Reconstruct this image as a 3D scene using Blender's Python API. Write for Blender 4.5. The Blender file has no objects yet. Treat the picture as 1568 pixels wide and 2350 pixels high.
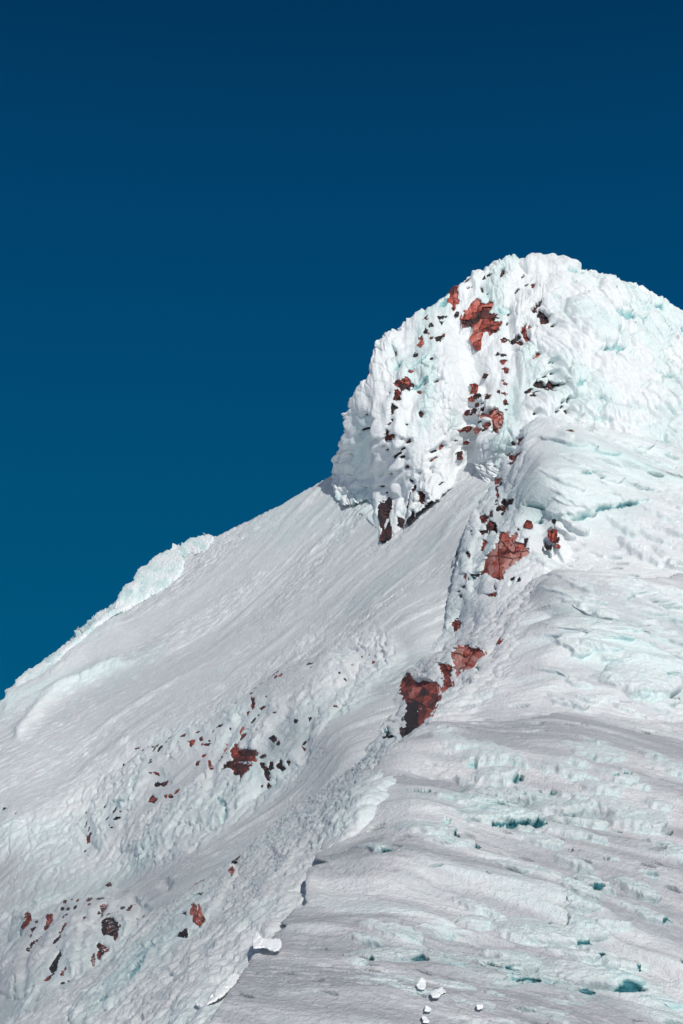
import bpy, math
import numpy as np
from mathutils import Vector

# ------------------------------------------------------------------ camera, sky, sun
scene = bpy.context.scene
C = scene.collection
PITCH = math.radians(12.0)
TH = 0.36                                   # tan of half the vertical field of view
cam_d = bpy.data.cameras.new("camera")
cam_d.sensor_fit = 'VERTICAL'
cam_d.sensor_height = 36.0
cam_d.lens = 18.0 / TH
cam_d.clip_start = 0.1
cam_d.clip_end = 20000
cam = bpy.data.objects.new("camera", cam_d)
C.objects.link(cam)
cam.location = (0, 0, 0)
cam.rotation_euler = (math.pi / 2 + PITCH, 0, 0)
scene.camera = cam

SUN_EL = math.radians(37)
SUN_AZ = math.radians(161)                  # measured from +Y (north) towards +X (east)
SV = Vector((math.sin(SUN_AZ) * math.cos(SUN_EL), math.cos(SUN_AZ) * math.cos(SUN_EL), math.sin(SUN_EL)))
sun_d = bpy.data.lights.new("sun", 'SUN')
sun_d.energy = 2.9
sun_d.angle = math.radians(0.6)
sun_d.color = (1.0, 0.953, 0.885)
sun = bpy.data.objects.new("sun", sun_d)
C.objects.link(sun)
sun.rotation_euler = SV.to_track_quat('Z', 'Y').to_euler()

world = bpy.data.worlds.new("World")
scene.world = world
world.use_nodes = True
nt = world.node_tree
nt.nodes.clear()
def wn(t): return nt.nodes.new(t)
out = wn('ShaderNodeOutputWorld'); bg = wn('ShaderNodeBackground')
sky = wn('ShaderNodeTexSky'); sky.sky_type = 'NISHITA'; sky.sun_disc = False
sky.sun_elevation = SUN_EL; sky.sun_rotation = SUN_AZ
sky.altitude = 4500; sky.air_density = 1.0; sky.dust_density = 0.2; sky.ozone_density = 4.0
geo = wn('ShaderNodeTexCoord'); sep = wn('ShaderNodeSeparateXYZ')
nt.links.new(geo.outputs['Generated'], sep.inputs[0])
# colour of the clear polarised high-altitude sky over elevation (facing north), lighter towards the sun side
rmp = wn('ShaderNodeValToRGB')
nt.links.new(sep.outputs['Z'], rmp.inputs[0])
cr = rmp.color_ramp
SKY = [(p, tuple(v * .94 for v in c)) for p, c in [(0.0, (0.0006, 0.112, 0.232)), (0.10, (0.0004, 0.088, 0.196)), (0.20, (0.0003, 0.076, 0.180)), (0.33, (0.0003, 0.0600, 0.160)), (0.44, (0.0004, 0.0470, 0.132)), (0.56, (0.0008, 0.0290, 0.088)), (1.0, (0.001, 0.02, 0.06))]]
while len(cr.elements) < len(SKY): cr.elements.new(0.5)
for e, (p, c) in zip(cr.elements, SKY):
    e.position = p; e.color = (*c, 1)
# below the horizon: unseen bright tone added as fill, like cloud and snow beneath
low = wn('ShaderNodeMapRange'); low.inputs[1].default_value = -0.05; low.inputs[2].default_value = -0.01
nt.links.new(sep.outputs['Z'], low.inputs[0])
mixlow = wn('ShaderNodeMix'); mixlow.data_type = 'RGBA'
mixlow.inputs['A'].default_value = (0.36, 0.37, 0.375, 1)
nt.links.new(low.outputs[0], mixlow.inputs['Factor'])
# sun side of the sky: paler
sd_ = wn('ShaderNodeMapRange'); sd_.inputs[1].default_value = 0.15; sd_.inputs[2].default_value = -0.6
nt.links.new(sep.outputs['Y'], sd_.inputs[0])
skm = wn('ShaderNodeVectorMath'); skm.operation = 'SCALE'; skm.inputs[3].default_value = 0.06
nt.links.new(sky.outputs[0], skm.inputs[0])
mixs = wn('ShaderNodeMix'); mixs.data_type = 'RGBA'
nt.links.new(sd_.outputs[0], mixs.inputs['Factor'])
nt.links.new(rmp.outputs[0], mixs.inputs['A'])
pale = wn('ShaderNodeVectorMath'); pale.operation = 'ADD'      # unseen pale fill light added to the sky behind the camera
pale.inputs[1].default_value = (0.15, 0.15, 0.148)
nt.links.new(skm.outputs[0], pale.inputs[0])
nt.links.new(pale.outputs[0], mixs.inputs['B'])
nt.links.new(mixs.outputs['Result'], mixlow.inputs['B'])
nt.links.new(mixlow.outputs['Result'], bg.inputs[0])
bg.inputs[1].default_value = 1.0
nt.links.new(bg.outputs[0], out.inputs[0])

scene.view_settings.view_transform = 'Standard'
scene.view_settings.look = 'None'
scene.view_settings.exposure = 0.15
scene.view_settings.gamma = 1.0
scene.render.resolution_x = 683
scene.render.resolution_y = 1024
scene.render.engine = 'CYCLES'
scene.cycles.max_bounces = 8
scene.cycles.diffuse_bounces = 4

# ------------------------------------------------------------------ numeric helpers
rng = np.random.default_rng(7)
_perm = rng.permutation(256).astype(np.int64)
_ang = rng.random(256) * 2 * np.pi
_gx, _gy = np.cos(_ang).astype(np.float32), np.sin(_ang).astype(np.float32)
def _h(i, j, s): return _perm[(_perm[(i + s * 31) & 255] + j) & 255]
def pn(x, y, s=0):
    x = np.asarray(x, np.float64); y = np.asarray(y, np.float64)
    i = np.floor(x).astype(np.int64); j = np.floor(y).astype(np.int64)
    fx = (x - i).astype(np.float32); fy = (y - j).astype(np.float32)
    u = fx * fx * fx * (fx * (fx * 6 - 15) + 10); v = fy * fy * fy * (fy * (fy * 6 - 15) + 10)
    def g(a, b, dx, dy):
        k = _h(a, b, s); return _gx[k] * dx + _gy[k] * dy
    a = g(i, j, fx, fy); b = g(i + 1, j, fx - 1, fy); c = g(i, j + 1, fx, fy - 1); d = g(i + 1, j + 1, fx - 1, fy - 1)
    return ((a + (b - a) * u) * (1 - v) + (c + (d - c) * u) * v) * 1.5
def fbm(x, y, o=4, s=0, g=0.5):
    r = 0; a = 1.0
    for k in range(o):
        r = r + a * pn(x * 2 ** k + k * 7.3, y * 2 ** k - k * 3.1, s + k); a *= g
    return r
_r1 = rng.random(256).astype(np.float32); _r2 = rng.random(256).astype(np.float32)
def worley(x, y, s=0):
    i = np.floor(x).astype(np.int64); j = np.floor(y).astype(np.int64)
    f1 = np.full(x.shape, 9.0, np.float32); f2 = f1.copy(); idx = np.zeros(x.shape, np.int64)
    dx1 = np.zeros(x.shape, np.float32); dy1 = dx1.copy()
    for di in (-1, 0, 1):
        for dj in (-1, 0, 1):
            k = _h(i + di, j + dj, s)
            dx = (x - (i + di + _r1[k])).astype(np.float32); dy = (y - (j + dj + _r2[k])).astype(np.float32)
            d = np.sqrt(dx * dx + dy * dy)
            m = d < f1
            f2 = np.where(m, f1, np.minimum(f2, d)); f1 = np.where(m, d, f1)
            idx = np.where(m, k, idx); dx1 = np.where(m, dx, dx1); dy1 = np.where(m, dy, dy1)
    return f1, f2, idx, dx1, dy1
def sst(a, b, x):
    t = np.clip((x - a) / (b - a), 0, 1); return t * t * (3 - 2 * t)
def lumps(x, y, s=0):
    f1 = worley(x, y, s)[0]
    return np.sqrt(np.maximum(0.0, 1 - np.minimum(f1 / 0.95, 1) ** 2))
def poly_sd(poly, x, y):
    """signed distance (positive inside) and nearest boundary point"""
    P = np.asarray(poly, np.float64); n = len(P)
    best = np.full(x.shape, 1e18); qx = np.zeros(x.shape); qy = np.zeros(x.shape); ins = np.zeros(x.shape, bool)
    for k in range(n):
        ax, ay = P[k]; bx, by = P[(k + 1) % n]
        ex, ey = bx - ax, by - ay; L = ex * ex + ey * ey + 1e-12
        t = np.clip(((x - ax) * ex + (y - ay) * ey) / L, 0, 1)
        cx = ax + t * ex; cy = ay + t * ey; d = (x - cx) ** 2 + (y - cy) ** 2
        m = d < best; best = np.where(m, d, best); qx = np.where(m, cx, qx); qy = np.where(m, cy, qy)
        cond = ((ay > y) != (by > y)) & (x < (bx - ax) * (y - ay) / (by - ay + 1e-12) + ax)
        ins ^= cond
    d = np.sqrt(best)
    return np.where(ins, d, -d), qx, qy
def line_d(pts, x, y):
    """distance to an open polyline, fraction along it, signed side (positive = right of travel, image y down)"""
    best = np.full(x.shape, 1e18); tt = np.zeros(x.shape); side = np.zeros(x.shape)
    n = len(pts) - 1
    for k in range(max(n, 1)):
        ax, ay = pts[k]; bx, by = pts[min(k + 1, len(pts) - 1)]
        ex, ey = bx - ax, by - ay; L = ex * ex + ey * ey + 1e-9
        t = np.clip(((x - ax) * ex + (y - ay) * ey) / L, 0, 1)
        d = (x - ax - t * ex) ** 2 + (y - ay - t * ey) ** 2
        m = d < best; best = np.where(m, d, best); tt = np.where(m, (k + t) / max(n, 1), tt)
        side = np.where(m, ex * (y - ay) - ey * (x - ax), side)
    return np.sqrt(best), tt, np.sign(side)

FW = np.array([0, math.cos(PITCH), math.sin(PITCH)]); UP = np.array([0, -math.sin(PITCH), math.cos(PITCH)]); RT = np.array([1.0, 0, 0])
def ray(x, y):
    u = (x - 784.0) / 1175.0 * TH; v = (1175.0 - y) / 1175.0 * TH
    r = FW[None] + u[:, None] * RT[None] + v[:, None] * UP[None]
    return r / r[:, 1:2]
MPP = TH / 1175.0 * 1.02                     # metres per tracing unit per metre of distance

REG = {'D': (0, 0, 1 / .6272), 'DR': (1500, 950, 600 / 1568), 'DL': (1200, 1150, .31888), 'DB': (1200, 1550, .31888), 'DM': (1650, 1400, .31888),
       'FR': (650, 2400, .31888), 'LL': (0, 3200, .31888), 'LM': (400, 3000, .31888), 'ZC': (1400, 2300, .31888), 'ZF': (1600, 1700, .31888),
       'BA': (650, 3350, .31888), 'BB': (1300, 3350, .31888), 'BD': (1700, 2700, .31888), 'BE': (1950, 850, .35077), 'BG': (2000, 3250, .31888),
       'R1': (1150, 850, .86097), 'R2': (0, 1900, .82908), 'R3': (1200, 1900, .82908), 'R4': (0, 2800, .82908), 'R5': (1200, 2800, .82908), 'SK': (0, 1850, .5102)}
def Z(reg, pts):
    x0, y0, s = REG[reg]
    return [((x0 + a * s) * .6272, (y0 + b * s) * .6272) for a, b in pts]

class Surf:
    """a smooth sheet of terrain through surveyed points (tracing x, tracing y, metres away)"""
    def __init__(self, cps, strokes=()):
        c = np.array(cps, np.float64); self.c = c[:, :2] / 1000; w = 1 / c[:, 2]
        n = len(c); d = np.linalg.norm(self.c[:, None] - self.c[None], axis=2)
        K = np.where(d > 0, d * d * np.log(d + 1e-12), 0) + np.eye(n) * 2e-4
        A = np.zeros((n + 3, n + 3)); A[:n, :n] = K; A[:n, n] = 1; A[:n, n + 1:] = self.c; A[n:, :n] = A[:n, n:].T
        self.w = np.linalg.solve(A, np.concatenate([w, [0, 0, 0]])); self.n = n
        self.strokes = strokes
    def yd(self, x, y):
        x = x / 1000; y = y / 1000; r = self.w[self.n] + self.w[self.n + 1] * x + self.w[self.n + 2] * y
        for k in range(self.n):
            d2 = (x - self.c[k, 0]) ** 2 + (y - self.c[k, 1]) ** 2
            r = r + self.w[k] * 0.5 * d2 * np.log(d2 + 1e-12)
        return np.clip(1 / np.maximum(r, 1e-3), 8, 400)
    def base(self, x, y):
        yd = self.yd(x, y)
        return ray(x, y) * yd[:, None], yd
    def normal(self, x, y):
        e = 4.0
        a = self.base(x + e, y)[0] - self.base(x - e, y)[0]; b = self.base(x, y - e)[0] - self.base(x, y + e)[0]
        n = np.cross(a, b); n /= np.linalg.norm(n, axis=1)[:, None] + 1e-12
        return n
    def macro(self, x, y):
        """height in tracing units added along the normal by the strokes"""
        h = np.zeros(x.shape)
        for st in self.strokes:
            kind, pts, w, a = st[:4]
            xs = [p[0] for p in pts]; ys = [p[1] for p in pts]; m = 3.2 * w
            sel = (x > min(xs) - m) & (x < max(xs) + m) & (y > min(ys) - m) & (y < max(ys) + m)
            if not sel.any(): continue
            d, t, s = line_d(pts, x[sel], y[sel])
            if kind == 'ridge': v = a * np.exp(-(d / w) ** 2)
            elif kind == 'crest':                       # sharp crest, falls off linearly then fades
                v = a * np.maximum(0, 1 - d / (2.5 * w)) ** 1.5
            elif kind == 'lip':                         # raised on the left of travel, dropping steeply on the right
                sdv = -d * s
                v = a * np.where(sdv > 0, np.exp(-(sdv / w) ** 2), np.maximum(0, 1 + sdv / (0.12 * w)) ** 1)
                v = v * sst(0, .15, t) * sst(1, .85, t)
            elif kind == 'bulge':                       # closed polygon, domed
                sdd = poly_sd(pts, x[sel], y[sel])[0]
                v = a * np.sqrt(np.clip(1 - (1 - np.clip(sdd / w, 0, 1)) ** 2, 0, 1))
            h[sel] += v
        return h
    def full(self, x, y, off=0.0):
        P, yd = self.base(x, y); N = self.normal(x, y); mpp = yd * MPP
        h = self.macro(x, y) + off
        return P + N * (h * mpp)[:, None], N, mpp

def make_obj(name, V, F, mat, attrs=None, smooth=True, parent=None):
    me = bpy.data.meshes.new(name)
    me.vertices.add(len(V)); me.vertices.foreach_set('co', V.astype(np.float32).ravel())
    nf = len(F); k = F.shape[1]
    me.loops.add(nf * k); me.loops.foreach_set('vertex_index', F.astype(np.int32).ravel())
    me.polygons.add(nf); me.polygons.foreach_set('loop_start', np.arange(0, nf * k, k, dtype=np.int32))
    me.polygons.foreach_set('loop_total', np.full(nf, k, np.int32))
    me.polygons.foreach_set('use_smooth', np.full(nf, smooth, bool))
    me.update(calc_edges=True)
    for an, av in (attrs or {}).items():
        at = me.attributes.new(an, 'FLOAT', 'POINT'); at.data.foreach_set('value', np.asarray(av, np.float32))
    me.materials.append(mat)
    o = bpy.data.objects.new(name, me); C.objects.link(o)
    if parent: o.parent = parent
    return o
def tag(o, label=None, cat=None, group=None, kind=None):
    if label: o['label'] = label
    if cat: o['category'] = cat
    if group: o['group'] = group
    if kind: o['kind'] = kind

def axis(lo, hi, step, f0, f1, coarse=9.0):
    a = []
    v = lo
    while v < hi:
        a.append(v); v += step if (f0 - 14 < v < f1 + 14) else coarse
    a.append(hi)
    return np.array(a)
def grid_mesh(poly, step, margin, warp=None):
    px = [p[0] for p in poly]; py = [p[1] for p in poly]
    xs = axis(min(px) - margin - 4, max(px) + margin + 4, step, 0, 1568); ys = axis(min(py) - margin - 4, max(py) + margin + 4, step, 0, 2350)
    X, Y = np.meshgrid(xs, ys); shp = X.shape; X = X.ravel(); Y = Y.ravel()
    wx = wy = 0
    if warp: wx, wy = warp(X, Y)
    sd, qx, qy = poly_sd(poly, X + wx, Y + wy)
    keep = sd > -margin
    idx = np.full(X.size, -1); idx[keep] = np.arange(keep.sum())
    I = idx.reshape(shp)
    a, b, c, d = I[:-1, :-1], I[1:, :-1], I[1:, 1:], I[:-1, 1:]
    ok = (a >= 0) & (b >= 0) & (c >= 0) & (d >= 0)
    F = np.stack([a[ok], b[ok], c[ok], d[ok]], axis=1)
    X, Y, sd, qx, qy = X[keep], Y[keep], sd[keep], qx[keep], qy[keep]
    if warp: qx = qx - wx[keep]; qy = qy - wy[keep]
    outm = sd < 0
    bx = np.where(outm, qx, X); by = np.where(outm, qy, Y)
    # inward direction
    dx = np.where(outm, qx - X, X - qx); dy = np.where(outm, qy - Y, Y - qy); L = np.hypot(dx, dy) + 1e-6
    return X, Y, sd, bx, by, dx / L, dy / L, F

def build_patch(name, poly, S, mat, disp=None, step=1.7, margin=14, warp=None, back=14.0, edge=5.0, edge_r=5.0, off=0.0, holes=(), inward=0.5, smooth=True, tocam=0.0):
    X, Y, sd, bx, by, ix, iy, F = grid_mesh(poly, step, margin, warp)
    o = off(bx, by, sd) if callable(off) else off
    if tocam:                                  # stands out towards the valley side rather than straight off the slope
        P, N, mpp = S.full(bx, by, 0.0)
        r0 = ray(bx, by); r0 /= np.linalg.norm(r0, axis=1)[:, None]
        N = N * (1 - tocam) - r0 * tocam; N /= np.linalg.norm(N, axis=1)[:, None]
        P = P + N * (o * mpp)[:, None]
    else:
        P, N, mpp = S.full(bx, by, o)
    P = P.copy()
    out = np.maximum(-sd, 0)
    e = np.clip(1 - np.maximum(sd, 0) / edge, 0, 1)
    P -= N * (mpp * edge_r * (1 - np.sqrt(np.maximum(0, 1 - e * e))))[:, None]
    attrs = {'ice': np.zeros(len(X))}
    hole = np.zeros(len(X))
    if disp is not None:
        res = disp(S.base(bx, by)[0], N, mpp, bx, by, sd, S)
        dv, ice = res[0], res[1]
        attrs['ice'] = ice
        if len(res) > 2: attrs['crust'] = res[2]
        for (rp, depth) in holes:
            hx = [q[0] for q in rp]; hy = [q[1] for q in rp]
            m = (bx > min(hx) - 14) & (bx < max(hx) + 14) & (by > min(hy) - 14) & (by < max(hy) + 14)
            if not m.any(): continue
            wxx = 2.2 * pn(bx[m] / 5.0, by[m] / 5.0, 3) + 3.0 * pn(bx[m] / 14.0, by[m] / 9.0, 5)
            wyy = 2.2 * pn(bx[m] / 5.0, by[m] / 5.0, 13) + 2.5 * pn(bx[m] / 14.0, by[m] / 9.0, 15)
            big = min(1.0, (max(hx) - min(hx) + max(hy) - min(hy)) / 60)
            s2 = poly_sd(rp, bx[m] + wxx * big, by[m] + wyy * big)[0]
            hm = sst(-1.6, 0.2, s2)
            rim = np.exp(-((s2 + 5) / 4.0) ** 2) * 1.8 * big
            cur = hole[m]; hole[m] = np.maximum(cur, hm * depth)
            calm = 1 - (.85 if S is S_FACE else .65) * np.exp(-(np.minimum(s2, 0) / (11.0 if S is S_FACE else 7.5)) ** 2)
            dv[m] = dv[m] * (calm * (1 - hm))[:, None] + N[m] * (rim * mpp[m])[:, None]
        dv *= np.where(out > 0, np.clip(1 - out / margin, 0.3, 1), 1)[:, None]
        P += dv
        rr = ray(bx, by); rr /= np.linalg.norm(rr, axis=1)[:, None]
        P += rr * (hole * 1.5 * mpp)[:, None]
    r = ray(bx, by); r /= np.linalg.norm(r, axis=1)[:, None]
    inw = RT[None] * ix[:, None] - UP[None] * iy[:, None]
    P += (r + inward * inw) * (out * back / 1.0 * mpp)[:, None]
    return make_obj(name, P, F, mat, attrs, smooth)

# ------------------------------------------------------------------ materials
def new_mat(name):
    m = bpy.data.materials.new(name); m.use_nodes = True
    t = m.node_tree; b = t.nodes['Principled BSDF']; return m, t, b
def snow_material(name, grit, white, tint=(0.80, 0.82, 0.85), stretch=None):
    m, t, b = new_mat(name); N = t.nodes.new; L = t.links.new
    at = N('ShaderNodeAttribute'); at.attribute_name = 'ice'
    tc = N('ShaderNodeTexCoord')
    mp = N('ShaderNodeMapping'); L(tc.outputs['Object'], mp.inputs[0])
    if stretch:
        mp.inputs['Rotation'].default_value = stretch[0]; mp.inputs['Scale'].default_value = stretch[1]
    n1 = N('ShaderNodeTexNoise'); n1.inputs['Scale'].default_value = 1.3; n1.inputs['Detail'].default_value = 6; n1.inputs['Roughness'].default_value = .62
    n2 = N('ShaderNodeTexNoise'); n2.inputs['Scale'].default_value = 6.0; n2.inputs['Detail'].default_value = 5; n2.inputs['Roughness'].default_value = .7
    L(mp.outputs[0], n1.inputs[0]); L(mp.outputs[0], n2.inputs[0])
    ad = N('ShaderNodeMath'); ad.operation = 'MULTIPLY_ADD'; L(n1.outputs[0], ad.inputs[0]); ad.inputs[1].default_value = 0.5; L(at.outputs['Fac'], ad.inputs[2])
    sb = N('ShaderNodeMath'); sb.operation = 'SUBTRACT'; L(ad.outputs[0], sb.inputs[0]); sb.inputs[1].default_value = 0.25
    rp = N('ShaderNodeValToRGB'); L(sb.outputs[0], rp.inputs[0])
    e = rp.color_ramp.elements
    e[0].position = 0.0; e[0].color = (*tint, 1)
    e[1].position = 1.0; e[1].color = (0.045, 0.20, 0.24, 1)  # darkest teal; hollows and pits take it as painted shade
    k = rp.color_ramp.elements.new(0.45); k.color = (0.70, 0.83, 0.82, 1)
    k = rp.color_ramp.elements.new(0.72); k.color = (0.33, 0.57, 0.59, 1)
    # faint variation of old and new snow
    mx = N('ShaderNodeMix'); mx.data_type = 'RGBA'; mx.blend_type = 'MULTIPLY'
    r2 = N('ShaderNodeValToRGB'); L(n2.outputs[0], r2.inputs[0])
    r2.color_ramp.elements[0].position = 0.3; r2.color_ramp.elements[0].color = (1 - white, 1 - white, 1 - white * .85, 1)
    r2.color_ramp.elements[1].position = 0.65; r2.color_ramp.elements[1].color = (1, 1, 1, 1)
    mx.inputs['Factor'].default_value = 1.0
    L(rp.outputs[0], mx.inputs['A']); L(r2.outputs[0], mx.inputs['B'])
    cru = N('ShaderNodeAttribute'); cru.attribute_name = 'crust'
    mc = N('ShaderNodeMix'); mc.data_type = 'RGBA'; mc.blend_type = 'MULTIPLY'; L(cru.outputs['Fac'], mc.inputs['Factor'])
    mc.inputs['B'].default_value = (0.64, 0.648, 0.67, 1); L(mx.outputs['Result'], mc.inputs['A']); L(mc.outputs['Result'], b.inputs['Base Color'])
    ro = N('ShaderNodeMapRange'); L(sb.outputs[0], ro.inputs[0]); ro.inputs[1].default_value = 0.1; ro.inputs[2].default_value = 0.6
    ro.inputs[3].default_value = 0.75; ro.inputs[4].default_value = 0.28; L(ro.outputs[0], b.inputs['Roughness'])
    b.inputs['Specular IOR Level'].default_value = 0.3
    n3 = N('ShaderNodeTexNoise'); n3.inputs['Scale'].default_value = 16.0; n3.inputs['Detail'].default_value = 3
    L(mp.outputs[0], n3.inputs[0])
    bp = N('ShaderNodeBump'); bp.inputs['Distance'].default_value = grit * 3.5; bp.inputs['Strength'].default_value = 0.8; L(n2.outputs[0], bp.inputs['Height'])
    bp2 = N('ShaderNodeBump'); bp2.inputs['Distance'].default_value = grit; bp2.inputs['Strength'].default_value = 0.7
    L(n3.outputs[0], bp2.inputs['Height']); L(bp.outputs[0], bp2.inputs['Normal']); L(bp2.outputs[0], b.inputs['Normal'])
    return m
M_FACE = snow_material('wind_snow', 0.026, 0.06, (0.78, 0.79, 0.80))
M_DOME = snow_material('rime_snow', 0.035, 0.05, (0.85, 0.865, 0.875))
M_FLANK = snow_material('crusted_snow', 0.034, 0.15, (0.74, 0.745, 0.755))
M_FLANK2 = snow_material('packed_snow', 0.026, 0.12, (0.76, 0.765, 0.775))
M_SHELF = snow_material('glazed_ice', 0.014, 0.12, (0.78, 0.82, 0.82))
M_BLOCK = snow_material('broken_snow', 0.004, 0.03, (0.90, 0.91, 0.92))

def rock_material():
    m, t, b = new_mat('volcanic_rock'); N = t.nodes.new; L = t.links.new
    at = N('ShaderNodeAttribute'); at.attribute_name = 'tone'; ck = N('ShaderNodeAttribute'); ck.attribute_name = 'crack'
    tc = N('ShaderNodeTexCoord')
    n1 = N('ShaderNodeTexNoise'); n1.inputs['Scale'].default_value = 2.2; n1.inputs['Detail'].default_value = 8; n1.inputs['Roughness'].default_value = .7
    L(tc.outputs['Object'], n1.inputs[0])
    ad = N('ShaderNodeMath'); ad.operation = 'MULTIPLY_ADD'; L(n1.outputs[0], ad.inputs[0]); ad.inputs[1].default_value = 0.7; L(at.outputs['Fac'], ad.inputs[2])
    sb = N('ShaderNodeMath'); sb.operation = 'SUBTRACT'; L(ad.outputs[0], sb.inputs[0]); sb.inputs[1].default_value = 0.35
    rp = N('ShaderNodeValToRGB'); L(sb.outputs[0], rp.inputs[0]); e = rp.color_ramp.elements
    e[0].position = 0.0; e[0].color = (0.018, 0.014, 0.017, 1)
    e[1].position = 1.0; e[1].color = (0.56, 0.27, 0.23, 1)
    for p, c in ((0.22, (0.045, 0.024, 0.026)), (0.42, (0.13, 0.028, 0.022)), (0.62, (0.37, 0.068, 0.046)), (0.8, (0.50, 0.15, 0.115))):
        k = e.new(p); k.color = (*c, 1)
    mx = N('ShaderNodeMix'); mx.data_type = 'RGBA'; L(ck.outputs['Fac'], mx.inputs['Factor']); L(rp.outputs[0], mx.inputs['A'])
    mx.inputs['B'].default_value = (0.012, 0.008, 0.008, 1)  # near-black crevices: painted shade on top of the carved grooves
    ge = N('ShaderNodeNewGeometry'); sx = N('ShaderNodeSeparateXYZ'); L(ge.outputs['True Normal'], sx.inputs[0])
    n2 = N('ShaderNodeTexNoise'); n2.inputs['Scale'].default_value = 3.5; n2.inputs['Detail'].default_value = 5; L(tc.outputs['Object'], n2.inputs[0])
    sm = N('ShaderNodeMath'); sm.operation = 'MULTIPLY_ADD'; L(n2.outputs[0], sm.inputs[0]); sm.inputs[1].default_value = 0.6; L(sx.outputs['Z'], sm.inputs[2])
    mr = N('ShaderNodeMapRange'); L(sm.outputs[0], mr.inputs[0]); mr.inputs[1].default_value = 1.31; mr.inputs[2].default_value = 1.38
    dust = N('ShaderNodeMix'); dust.data_type = 'RGBA'; L(mr.outputs[0], dust.inputs['Factor']); L(mx.outputs['Result'], dust.inputs['A']); dust.inputs['B'].default_value = (0.8, 0.81, 0.82, 1)
    L(dust.outputs['Result'], b.inputs['Base Color']); b.inputs['Roughness'].default_value = 0.75
    bp = N('ShaderNodeBump'); bp.inputs['Distance'].default_value = 0.08; L(n1.outputs[0], bp.inputs['Height']); L(bp.outputs[0], b.inputs['Normal'])
    return m
M_ROCK = rock_material()

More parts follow.
